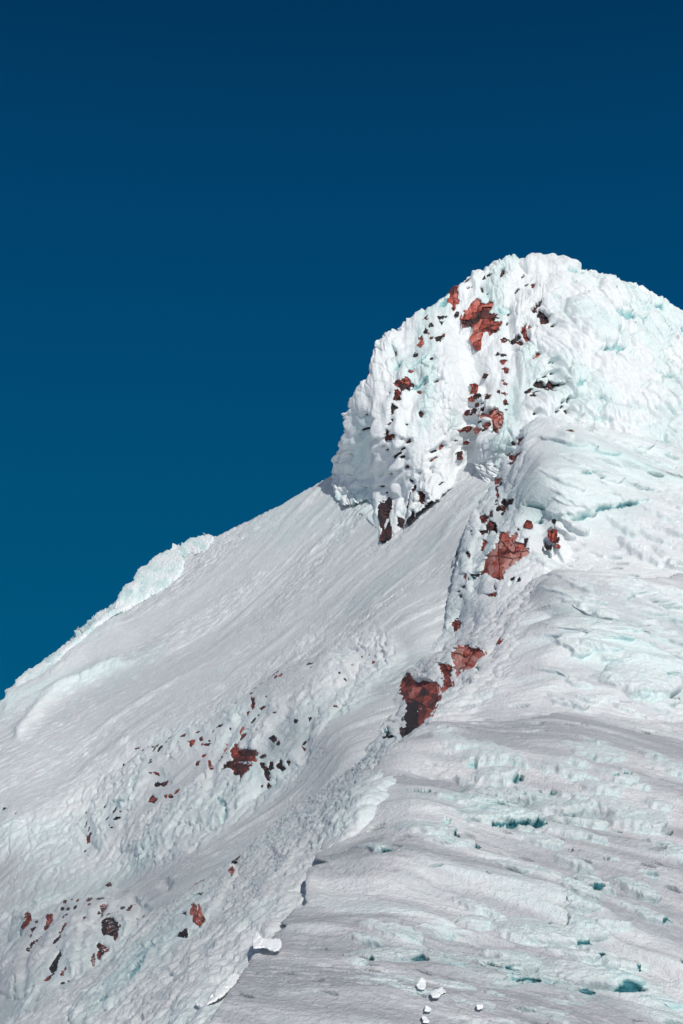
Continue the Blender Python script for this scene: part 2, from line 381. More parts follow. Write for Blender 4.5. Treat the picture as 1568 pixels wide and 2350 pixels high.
# ------------------------------------------------------------------ the exposed rocks (region, host, tone, outline)
ROCKS = [
 ('DR','dome','r',[(600,400),(650,385),(700,430),(740,425),(770,400),(790,420),(785,460),(755,500),(765,525),(800,520),(808,600),(870,598),(880,610),(850,650),(835,680),(800,695),(770,710),(765,670),(730,660),(690,685),(665,740),(665,800),(665,830),(640,830),(610,770),(590,735),(625,690),(625,620),(600,580),(560,590),(515,620),(515,590),(500,550),(520,510),(560,470),(585,425)]),
 ('DR','dome','r',[(435,285),(460,290),(455,350),(470,385),(480,400),(430,440),(415,485),(412,430),(380,405),(385,360),(410,320)]),
 ('DR','dome','b',[(580,175),(585,195),(560,235),(535,240),(560,195)]),
 ('DR','dome','d',[(880,110),(905,110),(905,150),(880,180),(860,195),(865,150)]),
 ('DR','dome','b',[(675,280),(700,285),(705,318),(685,310)]),
 ('DR','dome','k',[(735,190),(760,160),(790,165),(770,180),(740,200)]),
 ('DR','dome','k',[(708,190),(720,182),(722,210),(708,215)]),
 ('DR','dome','b',[(1000,325),(1035,282),(1048,290),(1008,330)]),
 ('DR','dome','k',[(1095,246),(1130,236),(1125,252),(1100,256)]),
 ('DR','dome','b',[(1160,490),(1200,460),(1250,415),(1262,420),(1230,460),(1210,480),(1215,520),(1180,522)]),
 ('DR','dome','g',[(1240,505),(1265,520),(1325,560),(1320,620),(1290,642),(1250,630),(1240,580),(1210,560)]),
 ('DR','dome','r',[(1080,650),(1095,660),(1115,700),(1120,740),(1150,770),(1145,785),(1110,800),(1095,760),(1065,700)]),
 ('DR','dome','b',[(870,770),(905,735),(950,760),(1000,745),(1050,725),(1065,750),(1030,770),(980,800),(940,780),(880,790)]),
 ('DR','dome','d',[(1020,785),(1050,780),(1080,800),(1090,820),(1060,828),(1030,802)]),
 ('DR','dome','r',[(1170,960),(1200,915),(1225,900),(1245,910),(1230,940),(1190,955)]),
 ('DR','dome','k',[(130,695),(150,665),(175,675),(165,700),(140,710)]),
 ('DR','dome','r',[(96,745),(120,730),(125,775),(130,795),(110,840),(80,815),(78,800),(100,780)]),
 ('DR','dome','b',[(190,610),(210,605),(225,635),(190,640)]),
 ('DR','dome','k',[(265,545),(330,540),(355,543),(320,550),(300,570),(280,570)]),
 ('DR','dome','k',[(289,590),(312,595),(305,608)]),
 ('DR','dome','k',[(818,910),(835,890),(870,905),(915,900),(925,920),(880,914),(830,917)]),
 ('DR','dome','d',[(865,970),(900,955),(930,955),(910,980),(890,1000),(885,980)]),
 ('DR','dome','d',[(885,1040),(910,1030),(945,1040),(940,1075),(910,1088),(905,1060)]),
 ('DR','dome','r',[(580,1180),(615,1185),(640,1200),(630,1240),(620,1265),(585,1255),(605,1225),(600,1195)]),
 ('DR','dome','r',[(560,1315),(590,1305),(615,1315),(600,1340),(565,1335)]),
 ('DR','dome','b',[(720,1305),(745,1295),(780,1295),(755,1330),(720,1340)]),
 ('DR','dome','b',[(700,1120),(715,1095),(740,1100),(720,1120)]),
 ('DR','dome','d',[(875,1275),(900,1265),(930,1270),(910,1281)]),
 ('DR','dome','d',[(895,1355),(905,1330),(920,1345),(930,1360),(905,1375)]),
 ('DR','dome','b',[(1250,1135),(1290,1110),(1300,1130),(1280,1140)]),
 ('DR','dome','b',[(1170,1215),(1200,1180),(1265,1165),(1270,1180),(1250,1195),(1290,1205),(1315,1160),(1350,1190),(1430,1200),(1390,1220),(1360,1225),(1365,1285),(1330,1275),(1270,1285),(1265,1275),(1290,1235),(1230,1225),(1180,1225)]),
 ('DR','dome','k',[(1125,1250),(1150,1235),(1180,1240),(1130,1280)]),
 ('DR','dome','k',[(1160,1300),(1200,1285),(1220,1290),(1180,1310)]),
 ('DR','dome','b',[(1483,1320),(1499,1330),(1497,1370),(1475,1365)]),
 ('DR','dome','k',[(1420,1420),(1440,1395),(1455,1410),(1440,1432)]),
 ('DR','dome','b',[(1460,1440),(1487,1440),(1493,1480),(1473,1485)]),
 ('DM','dome','p',[(330,380),(400,350),(480,320),(520,310),(550,310),(555,340),(592,340),(600,470),(600,510),(570,540),(560,578),(520,578),(500,540),(490,500),(480,430),(465,410),(430,400),(345,400)]),
 ('DM','dome','p',[(375,490),(410,465),(460,450),(465,490),(415,540),(375,505)]),
 ('DM','dome','p',[(270,540),(300,525),(355,530),(310,585),(290,580)]),
 ('DM','dome','d',[(70,540),(160,515),(200,510),(230,512),(200,540),(175,555),(160,530),(90,546)]),
 ('DM','dome','b',[(330,300),(385,285),(387,320),(360,332)]),
 ('DM','dome','b',[(240,318),(292,308),(270,342)]),
 ('DM','dome','k',[(163,342),(190,325),(168,347)]),
 ('DM','dome','b',[(318,455),(340,436),(362,445),(335,458)]),
 ('DM','hump3','d',[(785,640),(845,622),(835,650),(800,680),(785,715),(776,690)]),
 ('DM','hump3','r',[(660,835),(690,810),(730,815),(770,805),(800,795),(830,780),(812,805),(780,830),(750,860),(720,900),(680,935),(680,915),(715,875),(680,865)]),
 ('DM','hump3','r',[(520,1100),(590,1085),(590,1105),(545,1130),(540,1150),(515,1155)]),
 ('DM','hump3','d',[(510,1220),(530,1205),(548,1230),(545,1250),(555,1280),(545,1320),(520,1300),(525,1250)]),
 ('DM','hump3','d',[(512,1345),(535,1330),(545,1350),(530,1400),(505,1400),(512,1370)]),
 ('DM','hump3','d',[(580,1350),(610,1315),(640,1340),(655,1350),(680,1325),(735,1330),(725,1390),(690,1380),(650,1390),(635,1430),(605,1465),(575,1450),(545,1455),(560,1410),(590,1400),(570,1380)]),
 ('ZF','hump3','d',[(515,580),(530,600),(600,590),(630,540),(637,590),(610,630),(650,650),(680,660),(660,690),(690,715),(700,750),(690,775),(650,745),(600,735),(560,770),(520,800),(510,770),(560,740),(570,690),(545,660),(515,625)]),
 ('ZF','hump3','r',[(540,850),(572,870),(550,910),(525,940),(520,975),(500,975),(520,900)]),
 ('ZF','hump3','p',[(745,775),(800,775),(840,770),(825,795),(815,800),(840,835),(885,805),(920,780),(930,800),(905,850),(900,880),(930,900),(1000,905),(1020,900),(1015,960),(1050,970),(1045,1025),(990,1045),(940,1090),(890,1125),(840,1165),(800,1210),(760,1260),(765,1300),(740,1330),(710,1325),(660,1300),(620,1270),(590,1245),(540,1230),(505,1250),(495,1235),(525,1190),(530,1110),(560,1060),(610,1000),(660,970),(700,890),(715,830)]),
 ('ZF','hump3','r',[(1013,697),(1040,655),(1070,665),(1085,702),(1050,715),(1005,714)]),
 ('ZF','hump3','k',[(1010,850),(1050,840),(1040,880),(1015,915),(1003,880)]),
 ('ZF','hump3','r',[(1285,770),(1330,758),(1362,765),(1360,810),(1340,830),(1355,890),(1320,875),(1290,840)]),
 ('ZF','hump3','r',[(1363,935),(1385,925),(1405,940),(1380,952)]),
 ('ZF','hump3','k',[(1243,900),(1252,930),(1280,955),(1307,930),(1302,948),(1270,962),(1246,937)]),
 ('ZF','hump3','r',[(354,1270),(372,1275),(377,1340),(365,1360),(352,1330)]),
 ('ZF','hump3','r',[(330,1410),(362,1400),(362,1427),(335,1437)]),
 ('ZF','hump3','b',[(298,1510),(328,1505),(322,1530),(295,1547)]),
 ('ZF','hump3','r',[(573,1480),(610,1480),(690,1465),(690,1487),(640,1510),(600,1515)]),
 ('ZF','hump3','d',[(663,1405),(687,1410),(682,1435),(660,1427)]),
 ('R3','hump3','d',[(550,462),(565,442),(594,450),(585,480),(562,488)]),
 ('ZC','hump2','r',[(290,550),(340,535),(380,545),(380,575),(400,620),(440,605),(530,598),(635,620),(660,650),(670,690),(690,750),(680,800),(690,820),(640,850),(600,950),(600,980),(575,1000),(580,1025),(510,1060),(430,1140),(360,1160),(300,1210),(250,1240),(250,1180),(285,1110),(260,1040),(285,940),(275,830),(250,790),(210,735),(225,660),(250,590)]),
 ('ZC','hump2','r',[(705,435),(780,440),(820,445),(850,475),(800,500),(790,560),(800,640),(805,670),(740,705),(690,740),(685,690),(720,650),(670,600),(680,570),(705,565),(700,500)]),
 ('ZC','hump2','p',[(975,190),(1010,180),(1060,230),(1110,218),(1165,240),(1178,282),(1100,345),(1070,420),(930,492),(940,455),(900,465),(900,515),(860,545),(850,475),(830,450),(845,400),(842,320),(900,240),(965,210)]),
 ('ZC','hump2','k',[(95,1245),(130,1230),(190,1262),(60,1308),(30,1310)]),
 ('ZC','hump2','d',[(1325,160),(1350,128),(1377,125),(1340,162)]),
 ('FR','face','d',[(640,1155),(690,1105),(700,1090),(735,1070),(745,1055),(740,1090),(730,1120),(760,1150),(800,1155),(855,1145),(870,1165),(920,1180),(990,1190),(985,1220),(950,1240),(965,1290),(900,1320),(880,1325),(870,1350),(925,1330),(920,1350),(880,1380),(860,1420),(820,1460),(790,1490),(760,1535),(770,1480),(780,1450),(690,1440),(690,1400),(670,1360),(620,1350),(560,1375),(540,1395),(560,1350),(620,1290),(690,1260),(665,1200),(665,1160)]),
 ('FR','face','b',[(1005,1310),(1040,1300),(1055,1330),(1090,1340),(1100,1290),(1140,1280),(1150,1300),(1130,1350),(1090,1360),(1090,1440),(1060,1460),(1030,1440),(1035,1370),(1010,1350)]),
 ('FR','face','b',[(1180,1310),(1225,1240),(1245,1255),(1235,1290),(1265,1330),(1225,1365),(1190,1330)]),
 ('FR','face','b',[(1290,1250),(1325,1245),(1332,1265),(1305,1297)]),
 ('FR','face','b',[(1118,1010),(1155,990),(1182,1005),(1182,1035),(1160,1047),(1140,1015)]),
 ('FR','face','d',[(883,530),(932,545),(932,570),(915,590),(925,600),(917,670),(895,680),(886,640),(888,590)]),
 ('FR','face','d',[(980,665),(1020,645),(1060,630),(1040,665),(1015,697)]),
 ('FR','face','r',[(838,710),(872,702),(850,752)]),
 ('FR','face','r',[(748,960),(760,910),(785,880),(805,855),(810,885),(792,940),(770,972)]),
 ('FR','face','b',[(763,1030),(773,990),(815,950),(835,955),(822,985)]),
 ('FR','face','k',[(480,885),(520,855),(565,840),(552,867),(520,884)]),
 ('FR','face','b',[(910,372),(940,340),(992,330),(960,362)]),
 ('FR','face','r',[(1183,285),(1213,255),(1242,253),(1227,287),(1200,302)]),
 ('FR','face','r',[(150,1045),(215,1028),(240,1035),(235,1065),(200,1105),(180,1095),(185,1060)]),
 ('FR','face','k',[(293,1000),(322,993),(330,1037),(295,1042)]),
 ('FR','face','d',[(363,1070),(397,1068),(387,1092),(363,1092)]),
 ('FR','face','r',[(560,1110),(602,1097),(600,1127),(560,1147)]),
 ('FR','face','p',[(575,1052),(602,1048),(602,1072)]),
 ('FR','face','d',[(318,1240),(330,1205),(372,1186),(360,1217)]),
 ('FR','face','d',[(250,1322),(258,1275),(307,1268),(290,1292),(265,1327)]),
 ('FR','face','d',[(390,1265),(410,1260),(417,1300),(440,1310),(425,1352),(403,1357),(400,1310)]),
 ('FR','face','d',[(493,1252),(523,1225),(528,1183),(547,1208),(557,1218),(520,1252)]),
 ('FR','face','k',[(888,832),(910,800),(947,768),(947,787),(900,837)]),
 ('FR','face','k',[(1453,1032),(1480,1000),(1502,978),(1490,1007),(1460,1037)]),
 ('FR','face','d',[(1448,1058),(1477,1073),(1465,1097)]),
 ('FR','face','d',[(1038,1512),(1060,1490),(1082,1500),(1050,1527)]),
 ('FR','face','d',[(958,740),(987,728),(975,757)]),
 ('LL','face','d',[(325,500),(365,460),(378,520),(390,575),(360,620),(315,668),(308,655),(340,600),(345,550)]),
 ('LL','face','k',[(725,410),(747,398),(752,437),(713,437)]),
 ('LL','face','d',[(778,460),(815,448),(852,465),(815,497),(793,485)]),
 ('LL','face','k',[(878,430),(907,403),(907,440),(883,457)]),
 ('LL','face','d',[(753,600),(802,583),(787,622),(760,627)]),
 ('LL','face','d',[(713,787),(708,750),(743,700),(753,660),(790,620),(797,630),(767,690),(742,747)]),
 ('LL','face','k',[(733,920),(744,1000),(717,1050),(692,1100),(692,1160),(657,1187),(603,1197),(613,1140),(648,1060),(698,1000)]),
 ('LL','face','d',[(718,1192),(738,1158),(764,1168),(757,1212),(728,1212)]),
 ('LL','face','d',[(1168,430),(1198,390),(1237,373),(1232,420),(1252,435),(1217,457),(1197,480),(1217,520),(1237,560),(1213,562),(1190,542),(1163,532),(1188,500)]),
 ('LL','face','b',[(1180,620),(1215,590),(1270,565),(1330,575),(1385,625),(1380,690),(1345,750),(1325,780),(1260,765),(1215,770),(1195,720),(1200,680)]),
 ('LL','face','d',[(1120,880),(1150,862),(1220,866),(1262,895),(1250,925),(1190,970),(1140,1005),(1140,960),(1165,910)]),
 ('LL','face','d',[(978,560),(1022,533),(1007,577),(978,597)]),
 ('LL','face','k',[(438,637),(470,598),(482,605),(455,637)]),
 ('LL','face','d',[(528,667),(568,598),(577,625),(540,667)]),
 ('LL','face','r',[(448,850),(492,818),(492,867)]),
 ('LL','face','d',[(343,890),(362,878),(372,910),(350,932)]),
 ('LL','face','d',[(1513,380),(1550,370),(1570,385),(1540,402)]),
 ('LL','face','k',[(1258,524),(1390,493),(1302,527),(1250,542)]),
 ('R2','face','d',[(680,1257),(695,1243),(713,1260),(700,1277),(680,1272)]),
 ('R2','face','d',[(745,1243),(792,1233),(772,1251),(748,1253)]),
 ('DL','dome','r',[(765,800),(800,770),(860,790),(905,775),(912,755),(940,760),(942,795),(985,800),(940,850),(860,903),(835,865),(795,850)]),
 ('DL','dome','d',[(790,900),(815,895),(850,915),(840,955),(845,985),(800,1015),(758,1010),(790,960)]),
 ('DL','dome','b',[(770,1045),(780,1065),(807,1075),(770,1115),(760,1140),(733,1158),(753,1095)]),
 ('DL','dome','d',[(1043,1130),(1065,1108),(1097,1150),(1082,1180),(1065,1192)]),
 ('DL','dome','d',[(678,1440),(680,1370),(690,1318),(708,1330),(710,1373),(770,1370),(765,1400),(720,1440)]),
 ('DL','dome','r',[(778,510),(790,450),(822,460),(810,502)]),
 ('DL','dome','r',[(938,690),(945,668),(987,658),(960,687)]),
 ('DL','dome','k',[(400,1330),(420,1300),(490,1270),(485,1300),(430,1327)]),
 ('DL','dome','k',[(438,1155),(470,1130),(487,1150)]),
 ('DL','dome','d',[(1020,870),(1055,865),(1077,900),(1050,907)]),
 ('DL','dome','d',[(888,1240),(917,1238),(907,1257)]),
 ('DL','dome','k',[(728,1207),(757,1198),(745,1227)]),
 ('DB','dome','b',[(705,865),(715,880),(715,1000),(705,1060),(710,1130),(712,1290),(680,1310),(640,1345),(610,1335),(625,1220),(620,1130),(610,1050),(620,980),(640,910),(690,905)]),
 ('DB','dome','b',[(1045,790),(1110,785),(1130,820),(1175,860),(1130,920),(1070,965),(1015,945),(1060,870),(1060,830)]),
 ('DB','dome','k',[(960,610),(990,640),(1000,690),(1025,700),(1020,750),(975,790),(985,745),(1010,700),(960,650)]),
 ('DB','dome','k',[(888,920),(920,880),(942,820),(942,850),(925,920),(898,962)]),
 ('DB','dome','b',[(806,1055),(850,1070),(862,1165),(808,1150)]),
 ('DB','dome','k',[(903,1090),(952,1070),(952,1100),(905,1152)]),
 ('DB','dome','d',[(528,330),(560,305),(582,325),(545,352)]),
 ('DB','dome','d',[(901,480),(920,458),(947,480),(930,502),(905,507)]),
 ('DB','dome','p',[(1268,310),(1280,250),(1305,230),(1327,255),(1300,287)]),
 ('DB','dome','p',[(1173,420),(1240,383),(1252,400),(1185,440)]),
 ('DB','dome','k',[(763,390),(800,340),(812,355),(780,397)]),
 ('DB','dome','k',[(828,380),(875,358),(872,387),(840,394)]),
 ('DB','dome','k',[(683,290),(702,283),(702,312)]),
 ('LM','lee','r',[(985,1040),(1010,1030),(1050,1035),(1060,1100),(1078,1135),(1030,1190),(1000,1190),(1000,1150),(965,1105)]),
 ('LM','lee','r',[(975,770),(1000,740),(1050,733),(1102,738),(1092,754),(1030,754)]),
 ('LM','lee','r',[(1408,635),(1440,596),(1444,620),(1430,652)]),
 ('LM','lee','k',[(1410,530),(1445,480),(1495,420),(1457,492),(1420,533)]),
 ('LM','lee','k',[(980,1032),(1015,993),(1022,1020)]),
 ('LM','lee','k',[(868,1127),(930,1103),(927,1137)]),
 ('LM','lee','k',[(1048,905),(1097,893),(1092,910)]),
 ('LM','lee','k',[(818,1357),(860,1318),(902,1288),(880,1327)]),
 ('LM','face','d',[(260,1015),(285,998),(312,1020),(280,1030)]),
]
TONE = {'p': .90, 'r': .62, 'd': .42, 'b': .18, 'g': .24, 'k': .0}
# scattered chips of rock: region, host, tones, length range, tilt, label, group, positions
CHIPS = [
 ('R2','face','kdb',(7,14),35,'tiny dark rock chip in the thin line above and left of the broad dark outcrop',[(545,1092),(570,1072),(600,1045),(607,1012),(640,1030),(668,1012),(688,1020),(700,1028),(722,1030),(745,1000),(757,975),(812,975),(828,970),(885,962),(905,995),(930,1018)]),
 ('R2','face','kd',(4,9),25,'tiny dark rock chip beside the dark reddish rock below the thin chip line',[(690,1108),(710,1148),(722,1155),(740,1190),(712,1192),(748,1196),(790,1216),(690,1150),(780,1250),(800,1225)]),
 ('R4','face','kdb',(5,12),40,'tiny dark rock chip in the sparse patch low on the snowfield, left of centre',[(380,212),(393,270),(385,285),(398,330),(376,380),(480,205),(492,262),(545,270),(505,300),(520,312),(530,228),(560,238),(400,300),(386,325)]),
 ('FR','face','kd',(4,8),35,'tiny black rock chip on the rime around the broad dark outcrop',[(875,470),(895,400),(1060,530),(1140,245),(1175,210),(1155,290),(848,905),(1100,770),(1185,745),(1405,805),(1545,140),(1560,190),(1540,750),(1025,1225),(640,890),(445,930),(95,970),(325,1080),(405,1040),(985,1525),(600,1180),(1200,1060)]),
 ('R3','face','kd',(4,6),20,'tiny dark rock speck on the open snowfield beside the ridge foot',[(150,607),(182,600),(201,630),(115,660),(80,718),(36,838),(60,700)]),
 ('LL','face','kdb',(6,15),50,'small dark rock fragment among the rocks at the lower left corner',[(765,348),(735,420),(895,440),(730,530),(775,545),(590,575),(560,640),(455,610),(430,690),(410,690),(490,760),(430,810),(385,850),(350,900),(500,795),(395,760),(710,855),(690,885),(690,820),(1250,120),(1165,305),(1045,345),(850,320),(1050,408),(1150,490),(1390,430),(1440,440),(1500,460),(1520,425),(1380,380),(775,1140),(720,1275),(580,1245),(630,1210),(800,1240),(1085,1040),(1105,970),(1085,1010),(515,880),(910,350),(1400,660),(1350,765)]),
 ('LM','face','kd',(4,8),30,'tiny dark rock chip right of the round boulder at the lower left',[(10,748),(135,1050),(180,1075),(245,1090),(320,1000),(440,1090),(390,1110),(685,795),(330,1150)]),
 ('R4','face','kd',(4,7),45,'tiny dark speck at the far left edge of the snowfield',[(70,213),(20,190),(550,8),(690,10)]),
 ('DR','dome','kbd',(4,10),25,'tiny dark rock chip in the rime of the upper summit tower',[(940,512),(845,560),(820,530),(815,555),(1140,640),(1148,655),(1080,165),(1170,245),(1180,260),(150,555),(165,572),(180,710),(210,748),(260,745),(290,748),(210,950),(60,915),(260,1170),(140,1190),(895,1155),(915,1185),(850,1260),(930,600),(560,290),(595,280),(450,520),(1355,645),(1325,990),(1355,995),(1340,1095),(1195,1340),(1165,1330),(1380,1450),(1180,1480),(640,1385),(700,1415),(600,1440),(540,1455),(20,1085),(710,210),(740,335),(1100,640)]),
 ('DL','dome','kbd',(3,8),30,'tiny dark rock chip on the left flank of the summit tower',[(1190,515),(1018,465),(1000,480),(870,560),(830,605),(470,690),(480,685),(530,985),(545,1215),(740,1205),(712,1255),(712,1303),(380,1365),(440,1120),(520,1390),(850,1410),(905,1465),(880,1450),(935,1460),(1050,1440),(690,1550),(905,1530),(860,1540),(1265,765),(1110,805),(1255,790),(720,915),(780,850),(600,1420),(540,1450)]),
 ('DB','dome','kbd',(3,8),40,'tiny dark rock chip low on the left half of the summit tower',[(660,245),(680,345),(850,160),(905,215),(930,185),(905,270),(850,290),(1010,235),(800,350),(860,350),(745,560),(800,530),(840,530),(1050,375),(1210,320),(740,660),(650,710),(770,710),(690,780),(1210,700),(1180,520),(1100,560),(1070,560),(1490,240),(1515,345),(1560,440),(450,730),(385,730),(545,575),(440,365),(310,320),(280,350),(980,1030),(1045,1000),(990,890),(920,1000),(880,1040),(1000,930),(960,1090),(730,1230),(950,800),(180,740),(210,820),(500,600),(1300,690),(1370,390)]),
 ('DM','dome','kbd',(4,10),15,'tiny dark rock chip around the pale pink blocks of the summit tower',[(50,660),(200,640),(170,690),(80,715),(345,715),(210,690),(95,818),(150,905),(105,865),(465,515),(385,545),(490,600),(620,10),(520,65),(545,110),(525,100),(620,300),(590,300),(220,350),(410,290),(490,560),(970,205),(935,180),(940,230),(880,110),(1190,150),(1240,230),(910,380),(950,362),(360,140),(300,150),(340,130),(370,235)]),
 ('DM','hump3','kd',(4,8),30,'tiny dark rock chip on the lumpy upper ridge above the big cracked outcrop',[(715,690),(540,1190),(575,1140),(560,1450),(650,1440),(585,1500),(575,1160),(1370,580),(1385,690)]),
 ('ZF','hump3','kd',(4,9),60,'tiny dark rock chip on the lumpy ridge flank beside the big cracked outcrop',[(430,780),(430,820),(245,1040),(380,1030),(400,1050),(940,1320),(865,1300),(430,1275),(460,1255),(290,1470),(1385,855),(1340,650),(935,740),(735,545),(690,500),(620,540),(545,590),(350,1300)]),
]
CHIPN = {}
crng = np.random.default_rng(11)
for reg, host, tones, (l0, l1), tilt, lab_, pts_ in CHIPS:
    if reg in ('DB', 'DL', 'DM') and host == 'dome': pts_ = pts_[::2]
    for q in Z(reg, pts_):
        L_ = crng.uniform(l0, l1) * .60 * math.exp(crng.normal(0, .38)); W_ = min(L_ * crng.uniform(.18, .5), 3.6); A_ = math.radians(-tilt + crng.uniform(-28, 28)); nn = int(crng.integers(5, 8))
        pp = []
        for k in range(nn):
            th_ = 2 * math.pi * (k + crng.uniform(-.28, .28)) / nn; rr_ = crng.uniform(.75, 1.15)
            ux, uy = L_ * math.cos(th_) * rr_, W_ * math.sin(th_) * rr_
            pp.append((q[0] + ux * math.cos(A_) - uy * math.sin(A_), q[1] + ux * math.sin(A_) + uy * math.cos(A_)))
        CHIPN[len(ROCKS)] = lab_
        ROCKS.append(('D', host, tones[int(crng.integers(0, len(tones)))], pp))
ROCKP = [(r[1], r[2], Z(r[0], r[3])) for r in ROCKS]
def rock_depth(poly):
    xs = [p[0] for p in poly]; ys = [p[1] for p in poly]
    return float(np.clip(0.30 * min(max(xs) - min(xs), max(ys) - min(ys)), 2.5, 8.0))
HOLES = {}
for host, tone, p in ROCKP:
    HOLES.setdefault(host, []).append((p, rock_depth(p)))

# ------------------------------------------------------------------ terrain sheets
CREST1 = [(470, 2420), (551, 2240), (577, 2156), (619, 2110), (645, 2089), (728, 2015), (757, 1912), (830, 1805), (880, 1752), (952, 1682), (1092, 1650)]
S_FACE = Surf([(0,1610,100),(-300,1800,100),(-1000,2200,80),(-1000,2800,42),(270,1400,108),(500,1220,112),(765,1090,110),(1000,900,114),(1300,800,122),(0,1900,84),(300,1700,89),(600,1500,92),(870,1240,97),(1080,1060,98),(1000,1300,88),(0,2200,65),(300,2000,68),(600,1750,71),(820,1550,77),(950,1450,79),(700,1750,65),(800,1720,61),(560,1960,57),(420,2080,52),(230,2230,47),(100,2320,45),(0,2600,42),(-300,2400,55),(1100,1300,84),(1100,1500,76),(800,2000,52),(700,2300,44)],
  strokes=[('ridge', Z('SK',[(150,1620),(330,1420),(450,1320),(620,1240),(750,1165),(900,1120),(1050,1060),(1250,960)]), 16, 6),
           ('ridge', Z('SK',[(120,1420),(330,1320),(560,1120),(850,980)]), 30, 8),
           # the big drapes above and around the rock bands
           ('bulge', [(250,1790),(330,1720),(470,1660),(560,1600),(640,1540),(760,1500),(830,1520),(800,1600),(730,1700),(690,1760),(600,1820),(540,1880),(470,1900),(330,1960),(230,1960),(180,1900)], 50, 15),
           ('bulge', [(40,2090),(110,2070),(220,2060),(330,2080),(300,2150),(250,2200),(150,2260),(60,2300),(10,2290),(0,2200)], 44, 14),
           ('ridge', [(330,1960),(420,1880),(470,1830)], 22, 10), ('ridge', [(560,1850),(600,1720),(650,1640)], 16, 9), ('ridge', [(250,1960),(300,1860),(360,1770)], 18, 8),
           ('ridge', [(700,1740),(720,1650),(800,1570)], 14, -9), ('ridge', [(490,1840),(500,1760),(560,1660)], 9, -7), ('ridge', [(60,2290),(80,2180),(150,2090)], 9, -8),
           ('ridge', [(190,2240),(200,2160),(260,2070)], 9, -7)])
CONT_D = [(765,1090),(775,1150),(815,1160),(856,1152),(870,1243),(918,1207),(960,1180),(1000,1150),(1050,1095)]
def meet(S, pts, gap):
    a = np.array(pts, float); yd = S.yd(a[:, 0], a[:, 1])
    return [(p[0], p[1], float(v) - gap) for p, v in zip(pts, yd)]
S_DOME = Surf(meet(S_FACE, CONT_D, .5) + [(1568,1000,95),(1568,720,113),(1290,575,110),(1220,572,110),(1050,650,108),(870,780,106),(780,950,105),(1080,1060,97.5),(1150,1000,94),(1250,980,94),(1000,800,101),(1150,800,101),(1350,800,100),(900,1000,98),(1050,950,98),(1900,950,101),(1900,800,113),(1250,1150,92),(1400,650,108)],
  strokes=[('ridge', [(880,800),(868,950),(872,1090),(872,1180)], 13, 8), ('ridge', [(850,960),(852,1060),(856,1140)], 6, -10),
           ('ridge', [(1090,740),(1085,830),(1060,930),(1050,1010)], 26, -6), ('ridge', [(920,1100),(930,1160),(922,1200)], 8, -9),
           ('ridge', [(960,860),(940,950),(930,1040)], 12, -7), ('ridge', [(900,770),(940,850),(900,930)], 16, 8),
           ('ridge', [(1170,700),(1180,850),(1170,960)], 14, -7), ('ridge', [(1010,690),(1060,660),(1120,640)], 12, 8),
           ('bulge', Z('BE', [(480,640),(600,700),(700,790),(780,900),(805,1000),(800,1110),(740,1140),(600,1150),(450,1100),(350,1000),(270,850),(300,700)]), 34, 20),
           ('bulge', Z('BE', [(-150,330),(0,180),(100,195),(200,178),(320,210),(440,310),(450,350),(400,390),(260,410),(120,430),(-50,430)]), 22, 15),
           ('bulge', Z('BE', [(560,430),(700,470),(850,560),(960,700),(900,760),(760,700),(620,580)]), 26, 12),
           ('bulge', Z('BE', [(830,900),(950,950),(1100,1060),(1200,1200),(1190,1300),(1080,1400),(960,1300),(880,1180),(830,1040)]), 30, 16),
           ('bulge', Z('BE', [(950,780),(1150,820),(1350,950),(1500,1150),(1450,1300),(1300,1250),(1150,1080),(1000,950)]), 28, 11),
           ('bulge', Z('R1', [(1060,560),(1200,590),(1290,660),(1330,740),(1260,740),(1180,700),(1080,690),(1030,620)]), 26, 15),
           ('bulge', Z('R1', [(1090,700),(1190,710),(1300,760),(1330,810),(1220,800),(1120,780),(1060,750)]), 18, 12),
           ('bulge', Z('R1', [(900,690),(1000,660),(1040,700),(1010,750),(930,770),(880,730)]), 20, 10)])
S_H3 = Surf([(1568,1290,73),(1568,1000,90),(1230,950,89),(1260,1290,75),(1140,1100,89),(1060,1250,86),(1040,1400,80.5),(1000,1460,78),(1160,1250,79),(1130,1400,73),(1250,1100,80),(1400,1150,79),(1900,1300,75),(1900,1000,93),(1200,1450,69),(1000,1560,74)],
  strokes=[('ridge', [(1180,1030),(1170,1100),(1150,1180),(1110,1260),(1100,1350)], 14, -5), ('ridge', [(1215,985),(1240,1080),(1200,1170)], 24, 4),
           ('bulge', Z('R1', [(870,1090),(900,1040),(1010,1010),(1150,1020),(1260,1060),(1350,1110),(1420,1160),(1330,1170),(1200,1175),(1120,1190),(1050,1200),(970,1190),(900,1150)]), 34, 3),
           ('bulge', [(1060,1180),(1100,1160),(1110,1200),(1090,1280),(1090,1350),(1060,1400),(1030,1440),(1020,1420),(1040,1330)], 14, 8),
           ('ridge', [(1300,1000),(1420,1040),(1568,1110)], 16, 7), ('ridge', [(1300,1060),(1430,1090),(1568,1150)], 12, -6)])
